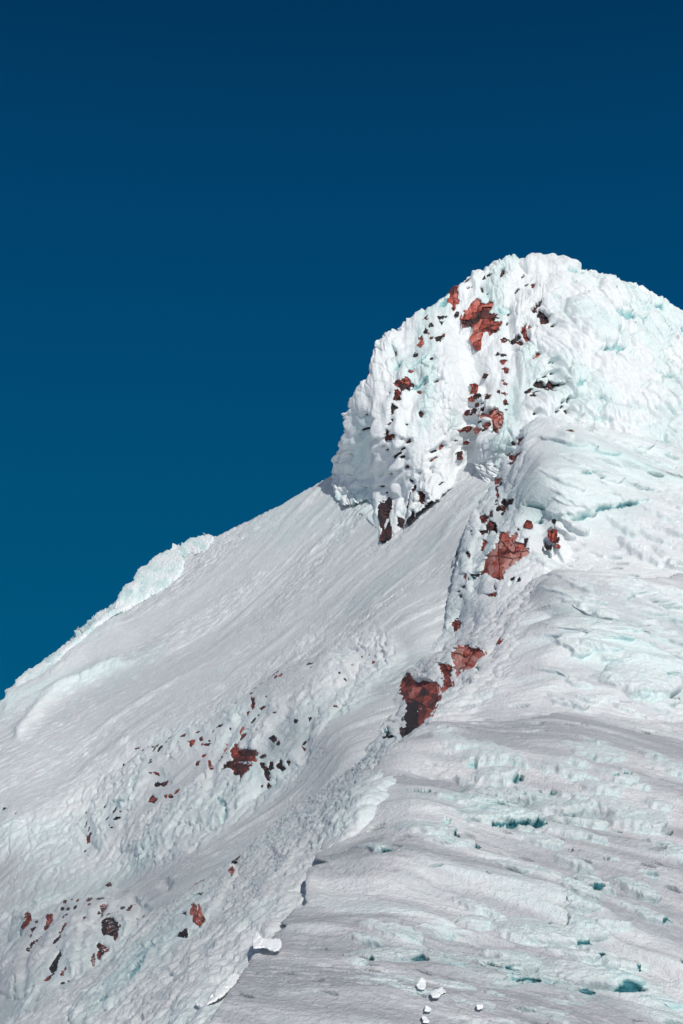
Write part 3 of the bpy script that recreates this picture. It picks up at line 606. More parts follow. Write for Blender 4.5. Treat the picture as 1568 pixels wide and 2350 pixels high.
S_H2 = Surf([(1568,1640,55.5),(1568,1300,70),(1270,1305,68),(1250,1310,69),(1260,1600,55.5),(1100,1640,55),(980,1660,55),(850,1750,57),(1100,1450,66),(1000,1480,72),(950,1520,74),(880,1640,68),(820,1720,61.5),(900,1700,58.5),(1900,1640,59),(1900,1300,73),(1250,1800,49),(900,1850,51)],
  strokes=[('ridge', [(1262,1305),(1270,1350),(1276,1420),(1262,1500),(1238,1560),(1190,1600),(1110,1640)], 34, 9),
           ('bulge', [(845,1720),(860,1650),(900,1605),(925,1640),(930,1690),(905,1715)], 14, 10), ('bulge', [(930,1540),(990,1500),(1040,1490),(1060,1480),(1075,1500),(1040,1530),(1000,1560),(940,1560)], 12, 10),
           ('ridge', [(1100,1560),(1050,1610),(1000,1650)], 20, 9),
           ('lip', [(1260,1380),(1400,1420),(1568,1440)], 16, 7), ('lip', [(1240,1470),(1380,1500),(1568,1560)], 16, 8), ('lip', [(1230,1565),(1350,1570),(1568,1610)], 18, 6),
           ('bulge', Z('R3', [(1190,690),(1230,640),(1330,605),(1430,615),(1510,655),(1550,740),(1480,785),(1390,775),(1300,750),(1220,730)]), 22, 12)])
S_H1 = Surf([(1568,2350,32),(1568,2000,39),(1568,1640,54.5),(1000,2350,29.5),(520,2350,29),(1000,2000,37.5),(700,2045,36.5),(860,1755,48.3),(960,1672,51.5),(950,1830,42.3),(860,1950,38.8),(1260,1600,54),(1200,1900,41),(1900,2350,34),(1900,1640,58),(1000,2700,24),(520,2700,24),(1568,2700,26.5),(1120,1645,53),(738,1930,42.3),(590,2155,33.5),(400,2500,26)],
  strokes=[('lip', [(1230,1870),(1100,1850),(800,1850)][::-1], 26, 4),
           ('ridge', [(750,1985),(820,1955),(880,1935)], 12, 5),
           ('ridge', [(750,2030),(1000,2020),(1250,2090),(1568,2230)], 22, -7), ('ridge', [(700,2140),(1000,2150),(1300,2230),(1568,2330)], 20, -7),
           ('ridge', [(640,2300),(900,2290),(1100,2300),(1300,2350)], 16, 7), ('ridge', [(1000,1690),(1250,1760),(1568,1900)], 26, 6), ('ridge', [(960,1760),(1200,1830),(1568,1990)], 22, -5),
           ('ridge', [(640,2110),(800,2090),(1000,2100)], 13, 6), ('ridge', [(620,2200),(800,2200),(1000,2210)], 12, 5)])
EDGE1 = [(952,1673),(928,1690),(903,1707),(865,1738),(825,1776),(797,1812),(769,1843),(752,1871),(735,1925),(714,1980),(694,2028),(668,2062),(640,2092),(608,2126),(584,2162),(566,2210),(544,2262),(515,2310),(480,2352),(430,2410)]
_e = np.array(EDGE1[::2], float); _y = S_H1.yd(_e[:, 0], _e[:, 1])
CONT1 = [(815,1756),(750,1800),(676,1850),(600,1910),(546,1964),(468,2012),(400,2060),(333,2100),(260,2190),(190,2235),(114,2265),(60,2310),(0,2345),(-100,2400)]
S_LEE = Surf([(x, y, float(v) + 1.0) for (x, y), v in zip(_e, _y)] + meet(S_FACE, CONT1, .6) + meet(S_H1, [(860,1990),(800,2090),(710,2220),(660,2330),(910,1880),(960,1790),(640,2480),(560,2700)], -3.5) + [(200,2700,29),(-200,2700,33)],
  strokes=[('bulge', [(540,1975),(560,1990),(520,2060),(460,2120),(400,2170),(330,2250),(240,2330),(180,2360),(170,2310),(260,2210),(350,2110),(470,2020)], 22, 12),
           ('ridge', [(350,2350),(450,2230),(570,2090),(660,1985),(740,1870)], 13, 6), ('ridge', [(420,2370),(500,2250),(600,2130)], 11, -8), ('ridge', [(280,2350),(400,2200),(520,2080),(640,1950)], 11, -6)])

def frame(S, p0, p1):
    x = np.array([p0[0], p1[0], (p0[0] + p1[0]) / 2.0]); y = np.array([p0[1], p1[1], (p0[1] + p1[1]) / 2.0])
    P = S.base(x, y)[0]; g = P[1] - P[0]; g /= np.linalg.norm(g); n = S.normal(x, y)[2]
    c = np.cross(n, g); c /= np.linalg.norm(c)
    return g, c, n
DOWN = np.array([0, 0, -1.0])
def caves(list_, x, y):
    dep = np.zeros(x.shape)
    for pts, w, d in list_:
        xs = [p[0] for p in pts]; ys = [p[1] for p in pts]
        m = (x > min(xs) - 3 * w) & (x < max(xs) + 3 * w) & (y > min(ys) - 3 * w) & (y < max(ys) + 3 * w)
        if not m.any(): continue
        dd, t, s = line_d(pts, x[m] + 1.6 * pn(x[m] / 5, y[m] / 5, 8) + .28 * w * pn(x[m] / 13, y[m] / 9, 18), y[m] + 1.6 * pn(x[m] / 5, y[m] / 5, 9) + .45 * w * pn(x[m] / 12, y[m] / 12, 19))
        k = d * (1 - sst(0.6, 1.15, dd / (w * (0.35 + 0.65 * np.sin(np.pi * np.clip(t * .8 + .1, 0, 1))))))
        dep[m] = np.maximum(dep[m], k)
    return dep
def blob(pts, w, x, y):
    d, t, s = line_d(pts, x, y); return np.exp(-(d / w) ** 2)

gF, cF, nF = frame(S_FACE, (950, 1250), (350, 1730))
gR, cR, nR = frame(S_FACE, (520, 1650), (460, 1850))
def disp_face(P, N, mpp, x, y, sd, S):
    a = P @ gF; b = P @ cF
    b = b + 0.6 * pn(a * .06, b * .1, 4)
    b = b + .22 * pn(a * .5, b * .5, 6)
    fine = fbm(a * 1.0, b * 4.2, 4, 1, .62); med = fbm(a * .22, b * .8, 3, 11); lo = pn(a * .035, b * .10, 21)
    patchy = sst(-.3, .5, pn(a * .08, b * .25, 33) + .25 * pn(a * .4, b * .9, 34))
    rime = np.clip(sst(40, -5, -poly_sd([(230,1800),(330,1720),(500,1650),(600,1560),(700,1480),(860,1440),(900,1500),(760,1680),(690,1770),(600,1840),(500,1930),(430,1950),(300,1990),(120,2010),(-40,2060),(-40,1900),(100,1880)], x, y)[0]) + sst(35, -5, -poly_sd([(30,2100),(100,2060),(220,2040),(330,2080),(300,2150),(250,2210),(150,2270),(60,2320),(-60,2330),(-60,2150)], x, y)[0]), 0, 1)
    band = np.maximum(blob(Z('SK', [(150,1620),(330,1420),(450,1320),(620,1240),(750,1165),(860,1130)]), 13, x, y), .8 * blob(Z('SK', [(60,1400),(330,1290),(600,1010),(800,860)]), 22, x, y))
    big_ = sst(-.4, .4, fbm(a * .03, b * .09, 2, 38))
    h = 0.085 * fine * (0.10 + .9 * patchy * (.35 + .65 * big_)) + 0.05 * med * (.3 + big_) + 0.32 * lo
    # icy drapes hanging down the fall line
    dn = P @ gR; cx = P @ cR
    w1 = .55 * fbm(cx * .45, dn * .35, 3, 5); w2 = .55 * fbm(cx * .45, dn * .35, 3, 15)
    L1 = lumps(cx * .40 + w1, dn * .15 + w2, 6); L2 = lumps(cx * .95 + w1, dn * .34 + w2, 7); L3 = lumps(cx * 2.1 + 2 * w1, dn * .75 + w2, 9)
    f1, f2 = worley(cx * .62 + 1.3 * w1, dn * .30 + w2, 17)[:2]
    cre = 1 - sst(.0, .16, f2 - f1)
    hr = .28 * L1 + .18 * L2 + .10 * L3 + .10 * fbm(cx * 2.4, dn * 1.0, 3, 10) - .12 * cre
    rime = rime * sst(-.55, .15, fbm(cx * .13, dn * .08, 3, 44))
    h = h * (1 - .75 * rime) + hr * rime
    h = h + band * (.26 * L2 + .14 * L3)
    step = sst(.1, .9, np.clip(pn(a * .12, b * .6, 41), 0, 1)) * (1 - rime) * .12
    h = h + step
    h = h - .28 * rime
    dv = N * h[:, None] + DOWN * (0.35 * (hr - .3) * rime + .15 * band * L2)[:, None] 
    dv += gF * (0.25 * np.maximum(med, 0) * (1 - rime))[:, None]
    ice = .10 + .17 * rime * sst(-.1, .6, fbm(cx * .12, dn * .07, 3, 50)) + .12 * band * sst(-.2, .5, fbm(a * .2, b * .5, 3, 52)) + .16 * sst(.1, .7, fbm(a * .05, b * .12, 3, 51)) + .30 * rime * (1 - sst(.1, .55, L1)) * (1 - L2)
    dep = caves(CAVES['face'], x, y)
    dv -= N * (dep * mpp)[:, None]; ice = ice + dep * .05  # teal deepens with the hollow, shade put into the colour
    dash = sst(.05, .75, fbm(a * 1.1, b * 4.6, 3, 55, .6)) * (.3 + .7 * patchy) + .8 * sst(.42, .6, pn(a * .05, b * 1.5, 58)) * sst(.1, .4, pn(a * .06, b * .1, 59))
    crust = np.clip(.75 - dash + .25 * pn(a * .05, b * .2, 57), 0, 1) * (1 - .8 * rime) * (1 - .7 * band)
    return dv, ice, crust

gD = S_DOME.normal(np.array([1000.0]), np.array([850.0]))[0]
gDR, cDR, _ = frame(S_DOME, (1330, 720), (1500, 950))
def disp_dome(P, N, mpp, x, y, sd, S):
    hx = x * .0325; vz = -y * .0325                 # even spacing over the strongly curved tower
    w1 = 0.9 * fbm(hx * .25, vz * .22, 3, 60); w2 = .7 * fbm(hx * .3, vz * .3, 3, 64)
    smooth = np.clip(1.25 * np.maximum(blob([(1070,750),(1075,830),(1095,880)], 36, x, y), blob([(1085,930),(1070,1010),(1060,1070)], 28, x, y) * .85), 0, 1)
    right = sst(1215, 1290, x + .25 * (y - 800))
    L1 = lumps(hx * .42 + w1, vz * .33 + w2, 61); L2 = lumps(hx * .95 + w2, vz * .72 + w1, 62); L3 = lumps(hx * 2.1, vz * 1.6 + w1, 63); L4 = lumps(hx * 4.6 + w1, vz * 3.4, 65)
    col = fbm(hx * 1.5, vz * .35, 3, 66)
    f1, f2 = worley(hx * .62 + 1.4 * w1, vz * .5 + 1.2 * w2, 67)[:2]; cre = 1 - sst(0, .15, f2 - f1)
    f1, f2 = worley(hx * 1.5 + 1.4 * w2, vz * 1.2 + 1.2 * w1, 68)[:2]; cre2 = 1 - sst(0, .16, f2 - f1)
    L0 = lumps(hx * .17 + .5 * w1, vz * .13 + .5 * w2, 69)
    rough = sst(-.45, .35, fbm(hx * .22 + 4, vz * .14, 2, 77))
    h = .45 * L0 + .62 * L1 + (.15 + .40 * rough) * L2 + (.05 + .20 * rough) * L3 + .06 * rough * L4 + .12 * col - .26 * cre * sst(-.1, .4, w2) * rough - .14 * cre2 * rough
    a = P @ gDR; b = P @ cDR; b = b + .8 * pn(a * .1, b * .1, 70)
    R1_ = lumps(a * .17 + w1 * .3, b * .36 + w2 * .3, 71); R2_ = lumps(a * .42 + w1 * .3, b * .95, 72); R3_ = lumps(a * 1.1, b * 2.0 + w1, 73)
    f1, f2 = worley(a * .30 + w1 * .4, b * .75 + w2 * .4, 78)[:2]; crr = 1 - sst(0, .13, f2 - f1)
    hr = 1.15 * R1_ + .60 * R2_ + .24 * R3_ - .40 * crr * sst(-.2, .3, w1) + .12 * fbm(a * 1.0, b * 4.0, 3, 74)
    hh = h * (1 - right) + hr * right
    hh = hh * (1 - .93 * smooth) - (.85 * (1 - right) + .85 * right)
    dv = N * hh[:, None] + DOWN * ((.55 * (.6 * L1 + .36 * L2 + .19 * L3)) * (1 - right) * (1 - smooth) - .22 * (1 - right))[:, None] + gDR * (right * (.9 * R1_ + .5 * R2_))[:, None]
    ice = .08 + .26 * right * sst(-.35, .35, fbm(a * .12, b * .2, 3, 75)) + .35 * (1 - right) * sst(.05, .6, fbm(hx * .3, vz * .12, 3, 76)) * (1 - smooth) + .22 * right * (1 - sst(.15, .6, R1_)) + .25 * right * crr * sst(-.2, .3, w1) + .12 * (1 - right) * (1 - sst(.1, .5, L1))
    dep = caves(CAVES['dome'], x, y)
    dv -= N * (dep * mpp)[:, None]; ice = ice + dep * .05  # hollows tinted darker teal by depth, shade painted in
    return dv, ice, .35 * (1 - right) * np.clip(cre * sst(-.2, .3, w2) + .6 * cre2, 0, 1)  # crevices between the lumps tinted darker

# wind-carved ice tongues of the ridge: outline on the slope, height; root at the left, blunt tip at the right
SHELVES = [
 ('hump1','BD',11,[(-150,800),(0,750),(150,738),(380,730),(530,760),(640,745),(760,770),(870,800),(905,840),(905,885),(890,920),(830,935),(700,938),(500,922),(400,915),(300,905),(150,905),(0,880)],'longest pale ice shelf in the foreground, its blunt tip over a turquoise hollow'),
 ('hump1','BD',9,[(-100,540),(0,530),(160,550),(260,580),(380,600),(460,630),(500,690),(440,708),(370,740),(280,742),(150,722),(60,705),(-60,650)],'grey-edged ice shelf directly above the longest foreground shelf'),
 ('hump1','BD',9,[(-60,380),(60,395),(200,435),(400,445),(540,460),(600,490),(628,560),(565,605),(490,637),(400,592),(250,562),(100,525),(-40,500)],'sparkling rounded ice shelf in the middle of the foreground stack'),
 ('hump1','BD',7,[(-100,160),(0,120),(120,100),(220,150),(330,158),(440,172),(502,200),(492,242),(380,262),(220,242),(60,232),(-60,210)],'uppermost ice shelf of the foreground stack, squared off at its right end'),
 ('hump1','BD',7,[(40,290),(100,278),(260,260),(420,275),(540,290),(625,312),(565,372),(450,430),(300,400),(120,370)],'small ice shelf with a dark notch at its right tip'),
 ('hump1','BD',8,[(640,600),(760,560),(900,590),(1060,615),(1270,590),(1430,610),(1492,680),(1400,732),(1250,762),(1110,775),(1000,742),(850,722),(700,655)],'broad ice shelf to the right of the foreground stack, over a turquoise streak'),
 ('hump1','BD',6,[(860,790),(1000,790),(1140,810),(1350,815),(1430,880),(1330,905),(1150,880),(980,860)],'low smooth ice shelf just beneath the turquoise streak'),
 ('hump1','R5',8,[(690,630),(760,610),(860,612),(950,632),(1010,642),(1090,670),(1150,710),(1166,737),(1080,747),(1000,750),(900,742),(780,700),(715,662)],'upper blue-grey ice shelf of the lower right group'),
 ('hump1','R5',7,[(910,760),(980,752),(1040,768),(1150,780),(1215,802),(1180,828),(1080,820),(980,800)],'thin dark-lipped ice shelf in the middle of the lower right group'),
 ('hump1','R5',9,[(900,790),(980,815),(1080,845),(1200,850),(1262,880),(1270,915),(1240,930),(1190,935),(1080,920),(960,890),(880,850)],'lowest and thickest ice shelf of the lower right group, hooded over a dark hollow'),
 ('hump1','R5',9,[(455,765),(500,752),(560,775),(700,798),(800,808),(843,830),(838,855),(770,875),(700,860),(640,862),(500,832)],'ice shelf over a deep blue hollow near the bottom of the picture'),
 ('hump1','R5',7,[(60,790),(130,772),(220,762),(310,762),(360,783),(375,810),(382,835),(300,842),(200,848),(100,825)],'squared ice shelf between the upright snow slab and the overturned cornice block'),
 ('hump1','R5',7,[(240,250),(300,232),(400,230),(490,235),(560,258),(572,277),(540,295),(470,303),(380,292),(280,282)],'left-hand ice shelf below the foreground stack, rounded on top'),
 ('hump1','R5',6,[(370,300),(430,290),(520,300),(600,308),(642,330),(615,350),(520,350),(420,330)],'small ice shelf tip tucked under the left-hand shelf'),
 ('hump1','R5',6,[(1190,180),(1280,165),(1380,170),(1480,192),(1502,232),(1475,262),(1380,242),(1260,218)],'ice shelf at the right edge of the foreground with a frayed end'),
 ('hump1','R5',5,[(1040,450),(1110,438),(1160,450),(1230,478),(1255,502),(1180,512),(1090,492)],'isolated small ice shelf on the bare grey snow at right'),
 ('hump1','R5',5,[(760,1095),(860,1098),(1000,1102),(1052,1120),(1000,1145),(860,1130)],'flat ice plate at the bottom edge of the picture'),
 ('hump1','R5',5,[(120,350),(170,345),(222,352),(243,375),(225,392),(180,385),(130,380)],'stubby ice lip at the left edge of the bare grey slope'),
 ('hump1','R5',5,[(1060,700),(1130,690),(1200,730),(1290,800),(1300,850),(1240,850),(1180,800),(1110,760)],'ragged ice lip running steeply down the right of the lower right group'),
 ('hump1','R5',5,[(640,900),(700,890),(790,905),(850,925),(800,945),(720,935)],'short ice lip below the deep blue hollow'),
 ('hump1','R5',5,[(860,930),(950,925),(1060,950),(1120,975),(1060,985),(950,965)],'narrow ice lip under the thick hooded shelf'),
 ('hump1','R5',5,[(1350,620),(1420,615),(1490,640),(1530,660),(1470,670),(1390,655)],'thin ice lip near the right edge above the scoured snow'),
 ('hump1','R5',5,[(1230,790),(1310,785),(1390,815),(1400,840),(1330,845),(1250,825)],'small hooked ice lip right of the lower right group'),
 ('hump2','R3',9,[(1180,690),(1230,640),(1330,602),(1430,612),(1515,655),(1555,745),(1480,785),(1390,778),(1300,750),(1225,725)],'large swollen ice bulge on the middle ridge over a turquoise gap'),
 ('hump2','R3',5,[(1120,455),(1200,450),(1290,465),(1345,490),(1290,502),(1190,485)],'slim ice lip in the middle of the middle ridge'),
 ('hump2','R3',5,[(1180,335),(1250,325),(1330,340),(1352,356),(1290,365),(1200,350)],'small upper ice lip on the middle ridge'),
 ('hump2','R3',5,[(1010,370),(1070,355),(1150,375),(1200,420),(1140,435),(1060,410)],'smooth snow lip just right of the middle ridge crest'),
 ('hump3','R1',3.5,[(860,1090),(900,1045),(1000,1020),(1150,1030),(1260,1060),(1340,1105),(1405,1150),(1340,1170),(1200,1172),(1120,1188),(1050,1200),(970,1188),(900,1145)],'huge rounded ice overhang on the upper ridge above a turquoise gap'),
]
def spans(P_):
    cxs = np.linspace(P_[:, 0].min() + .5, P_[:, 0].max() - .5, 40); ytp = []; ybt = []
    for cx_ in cxs:
        ys_ = []
        for k in range(len(P_)):
            a_, b_ = P_[k], P_[(k + 1) % len(P_)]
            if (a_[0] > cx_) != (b_[0] > cx_): ys_.append(a_[1] + (b_[1] - a_[1]) * (cx_ - a_[0]) / (b_[0] - a_[0]))
        ytp.append(min(ys_)); ybt.append(max(ys_))
    return cxs, np.array(ytp), np.array(ybt)
def _prep(host):
    o = []
    for h, reg, H, pts, lab in SHELVES:
        if h != host: continue
        poly = Z(reg, pts); P_ = np.array(poly); gg = np.array([1.0, .30]); gg /= np.hypot(*gg)
        o.append((poly, H, gg, (P_ @ gg).min(), (P_ @ gg).max(), spans(P_), int(abs(P_.sum())) % 997))
    return o
_TG = {}
trng = np.random.default_rng(23)
AUTO = [('hump1', 75, (1080,1720,1640,2420), (50,150), 16, 4.6), ('hump1', 26, (760,2090,1200,2400), (60,150), 7, 3.2), ('hump1', 30, (1000,1690,1640,1860), (50,140), 18, 3.6), ('hump2', 80, (1270,1330,1640,1640), (50,150), 16, 5.5),
        ('hump3', 60, (1230,985,1640,1300), (50,140), 22, 5.5)]
def _auto(host):
    o = []
    for h, n, (x0, y0, x1, y1), (l0, l1), ang, H in AUTO:
        if h != host: continue
        for k in range(n):
            cx, cy = trng.uniform(x0, x1), trng.uniform(y0, y1); L_ = trng.uniform(l0, l1); W_ = L_ * trng.uniform(.13, .24)
            A = math.radians(ang + trng.uniform(-7, 7)); pr = [(-.5, 0), (-.2, -.75), (.15, -1), (.42, -.7), (.5, 0), (.46, .7), (.25, .95), (-.05, .8), (-.3, .5)]
            pp = [(cx + L_ * u * math.cos(A) - W_ / 2 * v * math.sin(A) * trng.uniform(.8, 1.2), cy + L_ * u * math.sin(A) + W_ * .5 * v * math.cos(A) * trng.uniform(.8, 1.25)) for u, v in pr]
            P_ = np.array(pp); gg = np.array([math.cos(A), math.sin(A)])
            o.append((pp, H * trng.uniform(.5, 1.15) * min(1.3, L_ / 80), gg, (P_ @ gg).min(), (P_ @ gg).max(), spans(P_), int(abs(P_.sum())) % 997))
    return o
def tongues(host, x, y):
    if host not in _TG: _TG[host] = _prep(host) + _auto(host)
    th = np.zeros(x.shape); ti = np.zeros(x.shape); tb = np.zeros(x.shape)
    for poly, H, gg, t0, t1, (cxs, ytp, ybt), seed in _TG[host]:
        xs = [q[0] for q in poly]; ys = [q[1] for q in poly]
        m = (x > min(xs) - 12) & (x < max(xs) + 12) & (y > min(ys) - 12) & (y < max(ys) + 12)
        if not m.any(): continue
        X = x[m]; Y = y[m]
        wx = 2.6 * pn(X / 15 + seed, Y / 8, 90) + 4 * pn(X / 26 + seed, Y / 14, 91); wy = 1.8 * pn(X / 15 + seed, Y / 9, 92) + 3.2 * pn(X / 24 + seed, Y / 15, 93)
        sd, qx, qy = poly_sd(poly, X + wx, Y + wy)
        t = np.clip(((X + wx) * gg[0] + (Y + wy) * gg[1] - t0) / (t1 - t0), 0, 1)
        vv = np.clip((Y + wy - np.interp(X + wx, cxs, ytp)) / np.maximum(np.interp(X + wx, cxs, ybt - ytp), 5), 0, 1)
        st_ = fbm((X + 2 * Y) / 26.0 + seed, (Y - .3 * X) / 5.0, 4, 404, .55)
        body = sst(-2.6, 2.2, sd) * sst(.02, .55, t) * (.25 + .75 * sst(.0, .7, vv))
        hh = H * 1.7 * body * (1 + .20 * st_) - .25 * H * (1 - np.sqrt(np.clip(1 - (1 - np.clip(sd / 6, 0, 1)) ** 2, 0, 1))) * sst(.3, .8, t)
        hh = np.where(sd > -2.6, hh, 0)
        low = sst(.35, .8, vv) * sst(.25, .8, t)
        th[m] = np.maximum(th[m], hh)
        ti[m] = np.maximum(ti[m], (.22 + .20 * st_) * sst(0, 5, sd) + .42 * low * np.exp(-((sd + .8) / 2.6) ** 2))  # lower rim tinted teal, painting the dim light under the lip
        tb[m] = np.maximum(tb[m], sst(-1, 6, sd) * sst(0, .3, t))
    return th, ti, tb
def ridge_disp(S, key, fr, leftmask, seed):
    g, c, n = fr
    def f(P, N, mpp, x, y, sd, S_):
        a = P @ g; b = P @ c
        k = (mpp.mean() / (38.0 * MPP)) ** .85; a = a / k; b = b / k      # bigger drifts higher on the mountain
        b = b + 1.1 * pn(a * .07, b * .10, seed + 1) + .25 * pn(a * .3, b * .3, seed + 2)
        left = leftmask(x, y)
        t1 = fbm(a * .13, b * .50, 3, seed + 3); t2 = fbm(a * .42, b * 1.5, 3, seed + 6); t3 = fbm(a * 1.3, b * 4.2, 3, seed + 9, .6)
        zone = sst(-.25, .35, pn(a * .05, b * .12, seed + 12) + .4 * pn(a * .17, b * .3, seed + 13))
        T1 = np.maximum(0, t1 + .02) ** .8; T2 = np.maximum(0, t2) ** .9; T3 = np.maximum(0, t3)
        pits = -np.maximum(0, pn(a * 1.5, b * 5.5, seed + 15) - .32) * (.5 + pn(a * .3, b * .5, seed + 16))
        calm2 = .30 + .70 * sst(-.25, .35, fbm(a * .10, b * .22, 2, seed + 40))
        pf1, pf2, pid = worley(a * .55, b * 1.6, seed + 41)[:3]
        pit = (1 - sst(.06, .17, pf1)) * (_r1[(pid * 3 + 7) & 255] > .45) * sst(-.1, .3, pn(a * .12, b * .2, seed + 42)) * (.4 + .6 * _r2[pid])
        h = (.42 * T1 * zone + .09 * T2 * (.4 + .6 * zone) * calm2 + .03 * T3 * calm2 + .40 * pits * calm2 + .50 * pn(a * .05, b * .20, seed + 18) + .12 * pn(a * .12, b * .6, seed + 19) - .26 * pit + .012 * fbm(a * 2.5, b * 7, 2, seed + 43, .6)) 
        sh = 1.45 * T1 * zone + .22 * T2 * (.4 + .6 * zone) * calm2 + .05 * T3 * calm2 + 0 * pit
        # rime covered lee side: rounded scales
        w1 = .5 * fbm(a * .3, b * .3, 2, seed + 20)
        al = P @ np.array([.45, .75, .48]) / k; bl = P @ np.array([.85, -.5, .1]) / k
        L1 = lumps(al * .45 + w1, bl * .75, seed + 21); L2 = lumps(al * 1.25 + w1, bl * 2.0, seed + 22); L3 = lumps(al * 3.0, bl * 4.4, seed + 23)
        hl = (.20 * L1 + .16 * L2 + .07 * L3 + .04 * t3) * LEFT_AMP.get(key, 1.0)
        h = (h - .12) * (1 - left) + (hl - .22 * LEFT_AMP.get(key, 1.0)) * left
        dv = (N * h[:, None] + g * (sh * (1 - left))[:, None] + DOWN * (.5 * hl * left)[:, None]) * k
        ice = .04 + .24 * zone * sst(.05, .45, t1) * (1 - left) + .16 * left * sst(-.2, .5, fbm(al * .2, bl * .3, 3, seed + 24)) + ICE_ADD[key](x, y)
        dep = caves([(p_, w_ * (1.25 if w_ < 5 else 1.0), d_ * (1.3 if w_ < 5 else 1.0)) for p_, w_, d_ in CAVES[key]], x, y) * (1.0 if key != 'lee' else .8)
        dv += (np.array([.15, 1.5, -.35])[None] - .45 * N) * (dep * mpp)[:, None]; ice = ice + dep * .062      # hollows cut under the lips, their shade painted in as dark ice
        dv += np.array([.1, 1.0, -.3])[None] * (.34 * pit * (1 - left) * k)[:, None]
        crust = np.clip(.42 + .9 * pn(a * .045, b * .30, seed + 30) + .7 * pn(a * .08, b * .9, seed + 32) + .35 * fbm(a * .35, b * 1.8, 3, seed + 31) - 1.0 * sst(.05, .45, t1) * zone, 0, 1)
        ice = ice + .55 * pit * (1 - left)  # pits get a dark blue tint as painted shadow
        if key == 'hump1':                      # the smooth drift rolling over the crest
            q_ = blob([(935,1705),(860,1785),(800,1850),(770,1930)], 42, x, y); dv = dv * (1 - .85 * q_)[:, None]; crust = crust * (1 - .5 * q_); ice = ice * (1 - .7 * q_)
        th, tice, tbody = tongues(key, x, y)
        slope_dn = c * (1.0 if c[2] < 0 else -1.0)
        dv = dv * (1 - .35 * np.clip(tbody, 0, 1))[:, None] + N * (th * mpp)[:, None] + slope_dn * (.55 * th * mpp)[:, None] + g * (.5 * th * mpp)[:, None]
        ice = ice * (1 - .6 * np.clip(tbody, 0, 1) * (key != 'hump1')) + tice * {'lee': 0, 'hump1': 1.0, 'hump2': .62, 'hump3': .5}[key]
        return dv, ice, crust * (1 - .95 * left) * CRUST[key] * (1 - .8 * np.clip(tbody, 0, 1))
    return f
CRUST = {'lee': .3, 'hump1': 1.35, 'hump2': .75, 'hump3': .35}
LEFT_AMP = {'lee': 1.9, 'hump1': 1.25, 'hump2': 1.8, 'hump3': 1.15}
ICE_ADD = {'lee': lambda x, y: .06 + .16 * blob([(500,2040),(430,2110),(350,2180),(290,2250),(210,2340)], 26, x, y), 'hump1': lambda x, y: .14 * blob([(900,1800),(1060,1830),(1200,1870)], 40, x, y),
           'hump2': lambda x, y: .30 * blob([(1350,1500),(1480,1540),(1560,1560)], 40, x, y) + .3 * blob([(1000,1450),(960,1500)], 22, x, y) + .18 * blob([(1300,1400),(1568,1450)], 50, x, y),
           'hump3': lambda x, y: .28 * blob([(1210,1150),(1300,1120),(1420,1160)], 60, x, y) + .22 * blob([(1300,1020),(1568,1080)], 60, x, y)}
